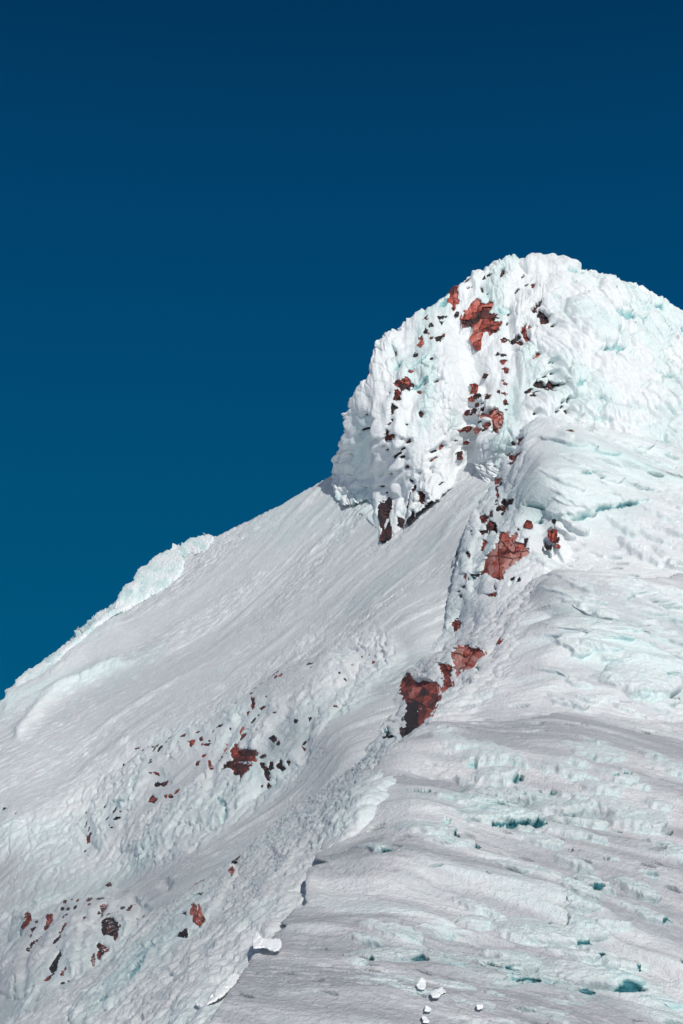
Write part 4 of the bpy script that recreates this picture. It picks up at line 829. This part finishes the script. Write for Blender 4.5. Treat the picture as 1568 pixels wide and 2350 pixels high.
CAVES = {
 'face': [(Z('R2',[(590,1230),(640,1150)]), 4, 4), (Z('R2',[(560,1090),(600,1060)]), 3, 3), (Z('LL',[(165,1445),(200,1390),(235,1270)]), 3.5, 6), (Z('LL',[(400,1400),(470,1320)]), 3, 4), (Z('LL',[(870,880),(930,830)]), 3, 4), (Z('LL',[(250,720),(320,600)]), 4, 5), (Z('R4',[(10,205),(35,185)]), 3, 5), (Z('R4',[(985,270),(1010,215)]), 5, 6), (Z('R4',[(650,270),(680,235)]), 5, 5), (Z('R4',[(520,190),(580,195)]), 5, 5), (Z('R4',[(980,180),(1010,200)]), 8, 6),(Z('R2',[(1130,1240),(1230,1160)]), 4, 6)],
 'dome': [(Z('BE',[(745,810),(900,860)]), 11, 12), (Z('BE',[(700,1180),(810,1175)]), 10, 11), (Z('BE',[(585,1210),(680,1195)]), 6, 8), (Z('BE',[(330,395),(430,420)]), 5, 10), (Z('BE',[(1205,1230),(1265,1275)]), 4, 8), (Z('BE',[(1110,1440),(1190,1445)]), 6, 9), (Z('BE',[(1250,1480),(1350,1490)]), 7, 9), (Z('BE',[(1180,730),(1245,775)]), 5, 9), (Z('BE',[(1430,985),(1510,1030)]), 5, 9), (Z('BE',[(885,1240),(935,1240)]), 5, 7), (Z('BE',[(530,660),(600,700),(680,740)]), 4, 7), (Z('BE',[(340,520),(375,525)]), 3, 6), (Z('BE',[(1000,780),(1070,790)]), 3, 6), (Z('BE',[(800,990),(805,1060)]), 4, 6),
          (Z('R1',[(1075,660),(1110,640)]), 6, 8), (Z('R1',[(1170,700),(1230,740),(1330,745)]), 4, 7), (Z('R1',[(1150,780),(1215,795)]), 4, 8), (Z('R1',[(1130,265),(1180,285)]), 3, 5), (Z('R1',[(1390,580),(1440,600)]), 4, 7), (Z('R1',[(1540,600),(1568,620)]), 5, 7), (Z('R1',[(830,330),(800,320)]), 4, 5),
          (Z('DR',[(850,480),(900,500),(960,500)]), 7, 7), (Z('DR',[(290,430),(370,400)]), 7, 7), (Z('DR',[(1340,380),(1400,370)]), 5, 5), (Z('DL',[(630,420),(680,385)]), 4, 7), (Z('DL',[(770,660),(840,600),(890,550)]), 4, 7), (Z('DL',[(980,830),(1060,800),(1150,735)]), 5, 8), (Z('DL',[(1240,790),(1265,765)]), 4, 6), (Z('DL',[(1000,600),(1150,470)]), 4, 6), (Z('DB',[(140,860),(180,830)]), 9, 9), (Z('DB',[(650,530),(670,500)]), 6, 6), (Z('DB',[(300,940),(330,900)]), 4, 6), (Z('DB',[(840,1000),(870,920)]), 5, 6)],
 'hump3': [(Z('R1',[(1000,1190),(1100,1195),(1200,1170)]), 7, 6), (Z('R1',[(1200,1170),(1340,1172),(1405,1155)]), 4, 5), (Z('R1',[(1120,1035),(1210,1035)]), 3, 6), (Z('R1',[(1150,835),(1180,840)]), 3, 5), (Z('ZF',[(1030,460),(1110,455)]), 5, 7), (Z('ZF',[(1050,610),(1080,590)]), 5, 8), (Z('ZF',[(1230,1000),(1270,900)]), 4, 6), (Z('ZF',[(320,830),(300,800)]), 4, 6), (Z('ZF',[(320,1130),(330,1080)]), 5, 7), (Z('ZF',[(380,1030),(400,1060)]), 4, 6), (Z('ZF',[(400,1300),(440,1270)]), 6, 7), (Z('ZF',[(170,1220),(190,1180)]), 4, 6), (Z('ZF',[(850,1350),(890,1290)]), 3, 6), (Z('ZF',[(420,790),(435,770)]), 3, 5)],
 'hump2': [(Z('R3',[(1330,765),(1450,780),(1560,770)]), 5, 9), (Z('R3',[(1480,200),(1530,200)]), 4, 8), (Z('R3',[(1100,470),(1130,465)]), 2.5, 5), (Z('R3',[(1310,490),(1350,495)]), 2.5, 6), (Z('R3',[(1330,550),(1350,555)]), 2, 6), (Z('R3',[(1270,465),(1330,480)]), 2.5, 5), (Z('R3',[(1310,350),(1350,352)]), 2, 5), (Z('R3',[(1240,345),(1270,350)]), 2, 5), (Z('R3',[(1470,705),(1500,710)]), 3, 6), (Z('ZC',[(110,1170),(170,1180)]), 12, 12), (Z('ZC',[(1100,430),(1150,415)]), 4, 6), (Z('ZC',[(1030,620),(1055,600)]), 4, 7), (Z('ZC',[(700,110),(740,60)]), 4, 7), (Z('ZC',[(560,240),(590,215)]), 4, 6), (Z('R3',[(510,530),(545,470)]), 4, 8)],
 'hump1': [(Z('BD',[(320,955),(640,960),(930,945)]), 4.5, 9), (Z('BD',[(480,700),(600,640),(650,620)]), 6, 8), (Z('BD',[(390,735),(520,755)]), 5, 11), (Z('BD',[(1110,800),(1240,785),(1350,790)]), 5, 10), (Z('BD',[(570,380),(660,385)]), 4, 9), (Z('BD',[(30,235),(130,245)]), 4, 7), (Z('BD',[(820,495),(870,498)]), 2.5, 8), (Z('BD',[(950,530),(1030,525)]), 2.5, 8), (Z('BD',[(640,540),(700,545)]), 2.5, 7), (Z('BD',[(60,1210),(130,1185)]), 5, 9), (Z('BD',[(60,655),(85,660)]), 2.5, 6), (Z('BD',[(30,925),(70,925)]), 2.5, 5),
           (Z('R5',[(775,875),(865,872)]), 5, 11), (Z('R5',[(660,865),(740,870)]), 5, 9), (Z('R5',[(1195,935),(1265,938)]), 5, 11), (Z('R5',[(375,85),(450,87)]), 3, 8), (Z('R5',[(430,40),(460,45)]), 2.5, 8), (Z('R5',[(500,235),(540,225)]), 6, 8), (Z('R5',[(550,285),(585,290)]), 4, 10), (Z('R5',[(620,340),(650,340)]), 4, 10), (Z('R5',[(210,385),(240,385)]), 3, 9), (Z('R5',[(170,845),(190,845)]), 3, 9), (Z('R5',[(50,803),(65,804)]), 3, 8), (Z('R5',[(365,830),(385,832)]), 3, 9), (Z('R5',[(1120,510),(1250,510)]), 4, 9), (Z('R5',[(1265,242),(1305,243)]), 3, 9), (Z('R5',[(1500,262),(1525,262)]), 3, 9), (Z('R5',[(1480,660),(1525,652)]), 3, 9), (Z('R5',[(1170,802),(1215,800)]), 4, 11), (Z('R5',[(1370,835),(1392,836)]), 3, 9), (Z('R5',[(1090,740),(1165,742)]), 3.5, 9), (Z('R5',[(970,645),(1000,645)]), 3, 8), (Z('R5',[(1255,45),(1275,45)]), 2.5, 8), (Z('R5',[(1300,40),(1335,40)]), 3, 9), (Z('R5',[(915,68),(940,72)]), 2.5, 8), (Z('R5',[(970,78),(1010,78)]), 2.5, 8), (Z('R5',[(1065,360),(1080,362)]), 2, 6), (Z('R5',[(1095,357),(1110,358)]), 2, 6), (Z('R5',[(1220,397),(1240,397)]), 2, 6), (Z('R5',[(605,466),(622,467)]), 2, 7), (Z('R5',[(1340,505),(1375,510)]), 2, 6), (Z('R5',[(1490,802),(1510,803)]), 2, 5), (Z('R5',[(770,930),(850,930)]), 3, 8), (Z('R5',[(1065,970),(1100,973)]), 2.5, 8), (Z('R5',[(940,950),(970,948)]), 2.5, 7), (Z('R5',[(420,440),(440,440)]), 2.5, 8),
           (Z('R4',[(600,880),(660,820),(710,790)]), 12, 5), (Z('R4',[(470,1040),(520,1020)]), 6, 7), (Z('R4',[(400,1110),(430,1080)]), 5, 7), (Z('R4',[(610,930),(680,850)]), 4, 5), (Z('LM',[(1030,890),(1090,880)]), 5, 5), (Z('LM',[(1470,740),(1490,735)]), 4, 6), (Z('BA',[(830,380),(850,330),(870,280)]), 3, 9), (Z('BG',[(1380,1400),(1450,1410)]), 2, 7), (Z('BG',[(920,1470),(1000,1490)]), 2, 7), (Z('BG',[(250,1130),(350,1135)]), 3, 8)],
}
CAVES['lee'] = [c for c in CAVES['hump1'] if max(q[0] for q in c[0]) < 560]
CAVES['hump1'] = [c for c in CAVES['hump1'] if max(q[0] for q in c[0]) >= 560]
def lm1(x, y): return sst(24, 6, np.abs(x - 1e9))
def lm1_old(x, y):
    d, t, s = line_d(CREST1, x, y); return sst(-6, 8, -d * s)
def lm2(x, y):
    d, t, s = line_d([(1245,1295),(1233,1366),(1208,1420),(1190,1498),(1150,1581),(1080,1640),(950,1700)], x, y); return sst(-14, 8, d * s)
def lm3(x, y):
    d, t, s = line_d([(1235,940),(1225,1020),(1190,1080),(1200,1200),(1260,1290),(1240,1500)], x, y); return sst(-20, 10, d * s)
def jag(amp, f1=9.0, f2=26.0, sd=0):
    def w(x, y):
        return (amp * (pn(x / f1, y / f1, 80 + sd) + .9 * pn(x / f2, y / f2, 82 + sd)), amp * (pn(x / f1, y / f1, 84 + sd) + .9 * pn(x / f2, y / f2, 86 + sd)))
    return w

P_FACE = [(-1000,2150),(-300,1760),(-60,1640),(0,1612),(18,1610),(20,1590),(60,1555),(100,1520),(140,1485),(195,1450),(250,1405),(270,1395),(278,1372),(325,1310),(372,1282),(412,1268),(424,1248),(450,1236),(500,1226),(560,1198),(620,1170),(700,1125),(760,1092),(800,1060),(900,1000),(1100,900),(1300,950),(1300,1200),(1250,1500),(1100,1800),(800,2100),(500,2500),(200,2700),(-1000,2900)]
P_DOME = [(765,1090),(770,1140),(790,1158),(815,1158),(840,1142),(856,1150),(862,1200),(870,1243),(890,1237),(918,1207),(960,1180),(1000,1150),(1050,1095),(1100,1080),(1140,1140),(1250,1180),(1700,1180),(2700,1300),(2700,1120),(1900,900),(1750,800),(1620,740),(1568,718),(1530,698),(1505,680),(1470,665),(1440,650),(1400,636),(1340,618),(1322,610),(1318,598),(1290,580),(1270,573),(1255,573),(1235,576),(1220,572),(1190,580),(1150,595),(1110,612),(1085,618),(1068,638),(1045,658),(1010,675),(990,688),(960,698),(935,718),(918,742),(880,778),(866,800),(860,832),(850,860),(820,886),(800,905),(795,930),(783,945),(784,965),(792,978),(788,1000),(775,1030),(765,1065)]
P_H3 = [(1140,1090),(1150,1050),(1172,1030),(1190,990),(1213,962),(1232,948),(1260,952),(1300,962),(1350,968),(1400,980),(1470,1000),(1568,1030),(1900,1100),(2700,1330),(2700,1650),(1200,1600),(1000,1600),(970,1520),(985,1490),(1005,1450),(1030,1410),(1040,1350),(1055,1290),(1070,1220),(1085,1180),(1100,1140),(1130,1105)]
P_H2 = [(1250,1310),(1272,1302),(1330,1306),(1390,1308),(1480,1300),(1568,1293),(1900,1300),(2700,1480),(2700,2000),(1200,1850),(1000,1800),(850,1790),(800,1750),(800,1730),(835,1700),(862,1650),(900,1620),(922,1565),(950,1530),(985,1500),(1040,1470),(1100,1430),(1150,1400),(1180,1370),(1210,1335)]
P_H1 = EDGE1[::-1] + [(964,1672),(1006,1663),(1070,1651),(1092,1643),(1121,1640),(1160,1643),(1210,1632),(1300,1612),(1420,1625),(1568,1640),(1900,1680),(2700,1850),(2700,3000),(200,3000)]
P_LEE = CONT1[::-1] + [(850,1725),(878,1707),(916,1695),(960,1685),(1000,1760),(900,1900),(850,2000),(760,2120),(680,2250),(600,2400),(500,3000),(-900,3000),(-900,2700)]

P_DOME = [(x + (7 if (x < 900 and 745 < y < 1150) else 0), y + (5 if y < 720 and x < 1320 else 0)) for x, y in P_DOME]
def place_terrain():
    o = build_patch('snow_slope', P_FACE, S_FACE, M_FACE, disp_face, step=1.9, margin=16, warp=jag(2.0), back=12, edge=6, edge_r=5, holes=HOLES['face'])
    tag(o, 'broad pale snowfield sweeping down to the lower left, streaked by wind', kind='structure')
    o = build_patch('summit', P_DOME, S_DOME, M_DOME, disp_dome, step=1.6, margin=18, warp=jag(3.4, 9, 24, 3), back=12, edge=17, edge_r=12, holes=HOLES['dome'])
    tag(o, 'rime-plastered summit tower against the blue sky', kind='structure')
    f3 = frame(S_H3, (1280, 1010), (1520, 1110)); f2 = frame(S_H2, (1280, 1400), (1540, 1460)); f1 = frame(S_H1, (900, 1950), (1400, 2090))
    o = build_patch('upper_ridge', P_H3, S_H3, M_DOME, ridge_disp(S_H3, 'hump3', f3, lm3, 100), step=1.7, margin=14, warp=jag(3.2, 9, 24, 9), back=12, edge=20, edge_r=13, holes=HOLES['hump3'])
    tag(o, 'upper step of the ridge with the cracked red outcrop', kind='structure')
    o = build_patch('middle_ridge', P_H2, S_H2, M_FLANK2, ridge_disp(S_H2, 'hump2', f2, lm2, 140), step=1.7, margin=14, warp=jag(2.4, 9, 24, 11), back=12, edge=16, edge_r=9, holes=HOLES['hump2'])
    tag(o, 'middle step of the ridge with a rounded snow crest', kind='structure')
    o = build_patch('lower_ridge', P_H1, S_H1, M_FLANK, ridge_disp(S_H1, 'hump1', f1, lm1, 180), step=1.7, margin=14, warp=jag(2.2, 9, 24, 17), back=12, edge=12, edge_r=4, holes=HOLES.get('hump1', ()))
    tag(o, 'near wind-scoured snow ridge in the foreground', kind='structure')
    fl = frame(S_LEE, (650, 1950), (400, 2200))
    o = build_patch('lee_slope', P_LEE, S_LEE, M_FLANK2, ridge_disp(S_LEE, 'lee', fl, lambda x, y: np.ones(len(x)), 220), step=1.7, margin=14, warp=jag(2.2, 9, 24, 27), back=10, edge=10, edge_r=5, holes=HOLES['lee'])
    tag(o, 'lumpy icy slope on the shaded left side of the near ridge', kind='structure')
place_terrain()
SURF = {'lee': S_LEE, 'face': S_FACE, 'dome': S_DOME, 'hump3': S_H3, 'hump2': S_H2, 'hump1': S_H1}

# far ground below the mountain
def far_ground():
    n = 90; r = np.concatenate([[0], np.geomspace(120, 9000, n)]); th = np.linspace(0, 2 * np.pi, 97)[:-1]
    Rr, T = np.meshgrid(r, th, indexing='ij')
    x = Rr * np.cos(T); y = Rr * np.sin(T) + 60
    z = -75 - 0.18 * np.minimum(Rr, 1500) + 14 * fbm(x / 260, y / 260, 4, 90) * np.clip(Rr / 500, 0, 1)
    V = np.stack([x.ravel(), y.ravel(), z.ravel()], 1)
    i = np.arange(n)[:, None]; j = np.arange(96)[None]; j2 = (j + 1) % 96
    F = np.stack([(i * 96 + j).ravel(), ((i + 1) * 96 + j).ravel(), ((i + 1) * 96 + j2).ravel(), (i * 96 + j2).ravel()], 1)
    o = make_obj('ground', V, F, M_FACE, {'ice': np.full(len(V), .1)})
    tag(o, 'snow covered ground far below the mountain', kind='structure')
far_ground()

# ------------------------------------------------------------------ rocks
def expand(poly, k):
    P = np.array(poly); c = P.mean(0)
    n = len(P); A = 0
    for i in range(n): A += P[i][0] * P[(i + 1) % n][1] - P[(i + 1) % n][0] * P[i][1]
    sgn = 1 if A > 0 else -1
    o = []
    for i in range(n):
        e1 = P[i] - P[i - 1]; e2 = P[(i + 1) % n] - P[i]
        n1 = np.array([e1[1], -e1[0]]) / (np.hypot(*e1) + 1e-9); n2 = np.array([e2[1], -e2[0]]) / (np.hypot(*e2) + 1e-9)
        m = n1 + n2; m /= np.hypot(*m) + 1e-6
        o.append(tuple(P[i] + sgn * m * k))
    return o
FISSURES = {52: [Z('ZF', [(745,790),(705,890),(702,1040),(715,1180),(708,1330)]), Z('ZF', [(745,890),(800,960),(860,1010),(1040,990)]), Z('ZF', [(560,1050),(700,1050),(860,1080),(980,1060)]), Z('ZF', [(860,870),(900,960),(890,1010)])],
            64: [Z('ZC', [(270,790),(400,850),(545,918),(610,850),(665,725),(640,620)]), Z('ZC', [(405,850),(405,1150)]), Z('ZC', [(545,918),(600,955)])],
            66: [Z('ZC', [(1065,235),(1010,330),(950,440),(870,470)]), Z('ZC', [(850,320),(960,330),(1000,290)])], 0: [Z('DR', [(510,580),(640,545),(790,560)]), Z('DR', [(620,690),(720,650),(860,620)])]}
def build_rock(i, host, tone, poly, raw=False):
    S = SURF[host]
    dep = rock_depth(poly)
    xs = [p[0] for p in poly]; ys = [p[1] for p in poly]; size = max(max(xs) - min(xs), max(ys) - min(ys))
    step = 1.3 if size > 30 else 0.9
    ex = expand(poly, min(5.5, 3.2 + dep * .3))
    X, Y, sd, bx, by, ix, iy, F = grid_mesh(ex, step, 3)
    cell = float(np.clip(size * .24, 4.5, 20.0))
    ux = X / cell + i * 7.7 + .45 * fbm(X / cell * .8, Y / cell * .8, 3, 5); uy = Y / (cell * 1.35) + .35 * X / cell + i * 3.3 + .45 * fbm(X / cell * .8, Y / cell * .8, 3, 6)
    f1, f2, idx, dx, dy = worley(ux, uy, 100 + i)
    g1 = (_r1[(idx * 7 + 13) & 255] - .5) * 2; g2 = (_r2[(idx * 5 + 91) & 255] - .5) * 2; o3 = _r1[(idx * 11 + 57) & 255]
    relief = dep * 1.0 * o3 + min(cell, 12) * 1.25 * (dx * g1 + dy * g2)
    crack = (1 - sst(0.03, 0.17, f2 - f1)) * (.25 + .75 * (_r1[(idx * 13 + 3) & 255] > .35))  # drives both the groove and its painted shade
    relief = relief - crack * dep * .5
    f1b, f2b, idb, dxb, dyb = worley(X / cell * 2.6 + 11, Y / cell * 2.2 + i, 200 + i)
    relief = relief + (dep * .30) * (_r2[(idb * 3 + 5) & 255] - .5) + .22 * cell * .38 * (dxb * (_r1[(idb * 7 + 1) & 255] - .5) + dyb * (_r2[(idb * 9 + 2) & 255] - .5)) * 2 + .45 * fbm(X / 3.0, Y / 3.0, 3, 7)
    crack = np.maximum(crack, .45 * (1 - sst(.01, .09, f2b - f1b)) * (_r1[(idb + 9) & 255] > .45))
    tn = TONE[tone] + .40 * (_r2[(idx * 3 + 17) & 255] - .5) * (1 if tone != 'k' else .3) + .10 * (_r1[(idb * 3 + 17) & 255] - .5) + .16 * fbm(X / 16, Y / 22, 4, 300 + i, .6)
    if tone in 'pr' and size > 40: tn = tn - .28 * sst(.15, .5, pn(X / 30, Y / 22, 310 + i))
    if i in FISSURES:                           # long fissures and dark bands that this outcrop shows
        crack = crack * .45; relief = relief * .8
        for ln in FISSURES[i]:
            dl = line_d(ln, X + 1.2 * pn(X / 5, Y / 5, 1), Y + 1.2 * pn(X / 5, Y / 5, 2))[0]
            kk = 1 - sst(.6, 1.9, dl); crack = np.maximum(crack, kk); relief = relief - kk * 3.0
        if i == 64: tn = np.where((X + .8 * pn(X / 4, Y / 4, 3) < Z('ZC', [(405, 0)])[0][0]) & (Y + 3 * pn(X / 9, Y / 9, 4) > Z('ZC', [(0, 850)])[0][1]), tn * .2, tn)
    P, N, mpp = S.full(bx, by, 0.0)
    out = np.maximum(-sd, 0); r = ray(bx, by)
    P = P + r * ((dep * .62 - relief * .75) * mpp)[:, None]
    P += r * (out * 4 * mpp)[:, None]
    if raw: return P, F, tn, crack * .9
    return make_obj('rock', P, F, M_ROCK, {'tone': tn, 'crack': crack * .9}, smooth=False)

# labels: size, colour and shape, then the place relative to the outcrops anyone can find
MARK = {0: "the summit tower's largest red outcrop", 52: 'the biggest cracked red outcrop on the ridge', 64: 'the large red slab above the near crest', 69: 'the broad dark red outcrop on the snowfield',
        36: 'the pale pink blocks in the middle of the summit tower', 30: 'the branching black-brown rock right of the summit tower', 105: 'the round brown boulder at the lower left', 128: 'the tall brown rock pillar at the foot of the summit tower', 116: 'the red patch on the left flank of the summit tower', 141: 'the single red boulder low on the near ridge'}
def describe():
    cen = [np.mean(np.array(p), 0) for _, _, p in ROCKP]
    keys = [k for k in MARK if k < len(cen)]
    own = {0: 'largest red outcrop on the summit tower, broad and ragged, capped by snow', 52: 'biggest cracked red outcrop on the ridge, split by one long upright crack', 64: 'large red and black slab above the near crest, topped by a snow cushion', 69: 'broad dark red outcrop on the snowfield under a rounded snow cushion',
           36: 'pale pink stacked blocks in the middle of the summit tower', 30: 'branching black-brown rock at the right edge of the summit tower', 105: 'round brown boulder in the snow at the lower left', 128: 'tall narrow brown rock pillar at the foot of the summit tower', 116: 'red rock patch with icy fringe on the left flank of the summit tower', 141: 'single red boulder low on the near ridge beside smooth snow'}
    colr = {'p': 'pinkish red', 'r': 'brick red', 'd': 'dark red', 'b': 'dark brown', 'g': 'grey-brown', 'k': 'black'}
    ordn = ['', 'second ', 'third ', 'fourth ', 'fifth ', 'sixth ', 'seventh ', 'eighth ', 'ninth ', 'tenth ', 'eleventh ', 'twelfth ']
    groups = {}
    for i, c in enumerate(cen):
        if i in own or i in CHIPN: continue
        d = [(np.hypot(*(c - cen[k])), k) for k in keys]; dist, k = min(d)
        v = c - cen[k]
        if abs(v[0]) > 1.8 * abs(v[1]): dr = 'right of' if v[0] > 0 else 'left of'
        elif abs(v[1]) > 1.8 * abs(v[0]): dr = 'below' if v[1] > 0 else 'above'
        else: dr = ('below' if v[1] > 0 else 'above') + ' and ' + ('right of' if v[0] > 0 else 'left of')
        groups.setdefault((k, dr), []).append((dist, i))
    res = dict(own)
    short = {0: 'the largest summit outcrop', 52: 'the biggest cracked outcrop', 64: 'the slab above the crest', 69: 'the broad dark outcrop', 36: 'the pale pink blocks', 30: 'the branching black-brown rock', 105: 'the round boulder', 128: 'the tall rock pillar', 116: 'the red left-flank patch', 141: 'the lone near-ridge boulder'}
    for (k, dr), lst in groups.items():
        lst.sort()
        for n, (dist, i) in enumerate(lst):
            P = np.array(ROCKP[i][2]); w = np.ptp(P[:, 0]); h = np.ptp(P[:, 1]); s = max(w, h)
            shp = 'upright' if h > 1.6 * w else ('flat' if w > 1.6 * h else 'angular')
            sz = 'tiny' if s < 11 else ('small' if s < 24 else 'medium-sized')
            res[i] = f"{sz} {shp} {colr[ROCKP[i][1]]} rock, {ordn[min(n, 11)]}nearest {dr} {short[k]}"
    return res
LAB = describe()
def poly_area(p):
    p = np.array(p); q = np.roll(p, -1, 0); return abs((p[:, 0] * q[:, 1] - q[:, 0] * p[:, 1]).sum()) / 2
order = sorted(range(len(ROCKP)), key=lambda k: -poly_area(ROCKP[k][2]) - (1e6 if k not in CHIPN else 0))
KEEP = set(order[:298])
rest = []
for i, (host, tone, poly) in enumerate(ROCKP):
    if i not in KEEP:
        rest.append(build_rock(i, host, tone, poly, True)); continue
    o = build_rock(i, host, tone, poly)
    g = {'face': 'rocks showing through the snowfield', 'dome': 'rocks showing through the summit rime', 'hump3': 'rocks on the upper ridge', 'hump2': 'rocks on the middle ridge', 'hump1': 'rocks on the near ridge', 'lee': 'rocks on the near ridge'}[host]
    if i in CHIPN: tag(o, CHIPN[i], 'rock', 'rock chips: ' + CHIPN[i].replace('tiny ', '').replace('small ', ''))
    else: tag(o, LAB[i], 'rock', g)

n0 = 0; VV = []; FF = []; T1_ = []; C1_ = []
for P_r, F_r, t_r, c_r in rest:
    VV.append(P_r); FF.append(F_r + n0); T1_.append(t_r); C1_.append(c_r); n0 += len(P_r)
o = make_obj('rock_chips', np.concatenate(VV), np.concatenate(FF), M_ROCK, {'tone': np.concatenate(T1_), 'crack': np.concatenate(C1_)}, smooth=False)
tag(o, 'the tiniest dark rock chips peppered over the rime and snowfield', 'rock chips', kind='stuff')

# ------------------------------------------------------------------ rime cornices along the far left skyline
CORN = [
 (6,[(1225,360),(1240,325),(1285,305),(1305,265),(1345,240),(1430,212),(1500,208),(1545,222),(1530,262),(1490,315),(1420,345),(1320,365)],'highest rime cornice on the left skyline, a flat-topped cushion'),
 (14,[(1235,310),(1275,315),(1305,350),(1330,400),(1325,460),(1270,535),(1190,590),(1090,645),(990,700),(930,740),(860,775),(825,745),(835,690),(850,640),(885,580),(960,540),(970,510),(990,455),(1060,420),(1080,390),(1110,365),(1170,330)],'largest bulging rime cornice on the left skyline with an overhanging lower end'),
 (6,[(560,985),(600,915),(640,872),(690,828),(715,820),(725,795),(785,745),(850,728),(900,715),(880,760),(790,810),(700,870),(620,960)],'thin knobbly rime fringe below the largest skyline cornice'),
 (14,[(45,1365),(65,1320),(105,1305),(115,1255),(180,1190),(240,1162),(330,1095),(420,1035),(520,968),(600,905),(640,920),(580,1010),(470,1110),(380,1240),(300,1305),(180,1350),(110,1400),(75,1415),(52,1392)],'long lowest rime cornice at the far left of the skyline'),
]
def build_cornice(H, pts, label):
    poly = Z('SK', pts); cxs, ytp, ybt = spans(np.array(poly))
    def off(x, y, sd):
        vv = np.clip((y - np.interp(x, cxs, ytp)) / np.maximum(np.interp(x, cxs, ybt - ytp), 4), 0, 1)
        return H * (1 - 1.0 * sst(.25, .9, vv)) - 6.0 * sst(.75, 1, vv)
    def disp(P, N, mpp, x, y, sd, S_):
        w = .4 * pn(x / 20, y / 20, 500)
        L1 = lumps(x / 22 + w, y / 17, 501); L2 = lumps(x / 9 + w, y / 6.5, 502); L3 = lumps(x / 4.5, y / 3.4, 503)
        hh = 3.2 * L1 + 2.6 * L2 + 1.5 * L3 + .8 * fbm(x / 7, y / 2.5, 3, 504)
        dv = N * ((hh * 1.5 - 2) * mpp)[:, None] + DOWN * ((hh - 3) * .35 * mpp)[:, None]
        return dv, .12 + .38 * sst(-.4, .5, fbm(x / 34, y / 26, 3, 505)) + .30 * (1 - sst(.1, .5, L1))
    return build_patch('rime_cornice', poly, S_FACE, M_DOME, disp, step=1.3, margin=10, warp=jag(2.2, 7, 18, 60), back=10, edge=min(14, H), edge_r=H * .8, off=off, inward=.3, tocam=.85)
for H, pts, lab in CORN:
    tag(build_cornice(H, pts, lab), lab, 'cornice', 'rime cornices on the left skyline')

# ------------------------------------------------------------------ broken snow blocks and slabs near the camera
SLABS = [
 ('BA',10,[(862,290),(890,225),(930,202),(965,245),(1000,270),(1100,268),(1175,275),(1195,310),(1192,370),(1160,405),(1110,432),(1060,405),(1000,378),(940,382),(872,388),(860,340)],'overturned cornice block with bright broken faces on the near crest'),
 ('BA',14,[(195,1015),(300,960),(430,850),(540,760),(640,670),(705,690),(732,730),(690,790),(640,840),(570,895),(520,940),(430,990),(330,1032),(240,1035)],'long bright snow slab lying in the trough left of the crest'),
 ('BB',6,[(752,700),(775,705),(805,740),(815,790),(800,840),(765,850),(720,835),(700,790),(725,750)],'narrow upright snow slab standing on the bare slope'),
 ('BB',8,[(850,930),(870,880),(905,850),(950,845),(990,815),(1030,860),(1040,900),(985,920),(965,960),(940,980),(880,980)],'double-faceted snow chunk, the biggest in the loose group at the bottom'),
 ('BB',6,[(800,1045),(830,1040),(880,1075),(860,1100),(820,1102),(795,1095)],'small angular snow lump below the double-faceted chunk'),
 ('BB',6,[(1385,1050),(1410,1042),(1460,1050),(1465,1075),(1440,1090),(1395,1088)],'lone small snow lump to the right of the loose group'),
 ('BB',6,[(775,1180),(800,1165),(835,1195),(870,1240),(850,1260),(790,1250)],'half-buried snow lump at the very bottom edge'),
]
def build_slab(i, reg, H, pts, label):
    S_ = S_LEE if i == 1 else S_H1
    poly = Z(reg, pts); H = H * (.7 if reg == 'BA' else 1.25)
    def off(x, y, sd):
        f1, f2, idx, dx, dy = worley(x / 11.0 + i * 3.1, y / 9.0 + i, 600 + i)
        return H * .42 + H * .30 * (dx * (_r1[(idx * 3 + 5) & 255] - .5) * 2 + dy * (_r2[idx] - .5) * 2) + H * .25 * _r1[idx]
    def disp(P, N, mpp, x, y, sd, S_):
        return N * ((.5 * fbm(x / 5, y / 4, 3, 610)) * mpp)[:, None], np.full(len(x), .02) + .12 * np.clip(pn(x / 12, y / 12, 3), 0, 1)
    return build_patch('snow_block', poly, S_, M_BLOCK, disp, step=.8, margin=6, warp=jag(.7, 3, 9, 30 + i), back=2.5, edge=3.5, edge_r=H * .45, off=off, inward=.05, tocam=.6 if reg == 'BB' else 0)
def settle(o, host_name):
    """rest a loose block on the real, sculpted surface of the slope below it"""
    hm = bpy.data.objects[host_name].data; V = np.empty(len(hm.vertices) * 3, np.float32); hm.vertices.foreach_get('co', V); V = V.reshape(-1, 3).astype(float)
    me = o.data; B = np.empty(len(me.vertices) * 3, np.float32); me.vertices.foreach_get('co', B); B = B.reshape(-1, 3).astype(float)
    def uv(Q):
        d = Q @ FW; return 784 + (Q @ RT) / d / TH * 1175, 1175 - (Q @ UP) / d / TH * 1175
    front = B[B[:, 1] < np.percentile(B[:, 1], 60)]; cb = front.mean(0); bu, bv = uv(cb[None]); hu, hv = uv(V)
    near = np.where((abs(hu - bu[0]) < 5) & (abs(hv - bv[0] - 3) < 5))[0]
    if len(near) == 0: return
    t = V[near[np.argsort(V[near, 1])[:max(1, len(near) // 3)]]].mean(0)
    dlt = t - cb; dlt += np.array([0, -.10, .05]); B += dlt[None]
    me.vertices.foreach_set('co', B.astype(np.float32).ravel()); me.update()
for i, (reg, H, pts, lab) in enumerate(SLABS):
    o = build_slab(i, reg, H, pts, lab)
    if reg == 'BB': settle(o, 'lower_ridge')
    tag(o, lab, 'snow block', 'broken snow blocks near the crest')
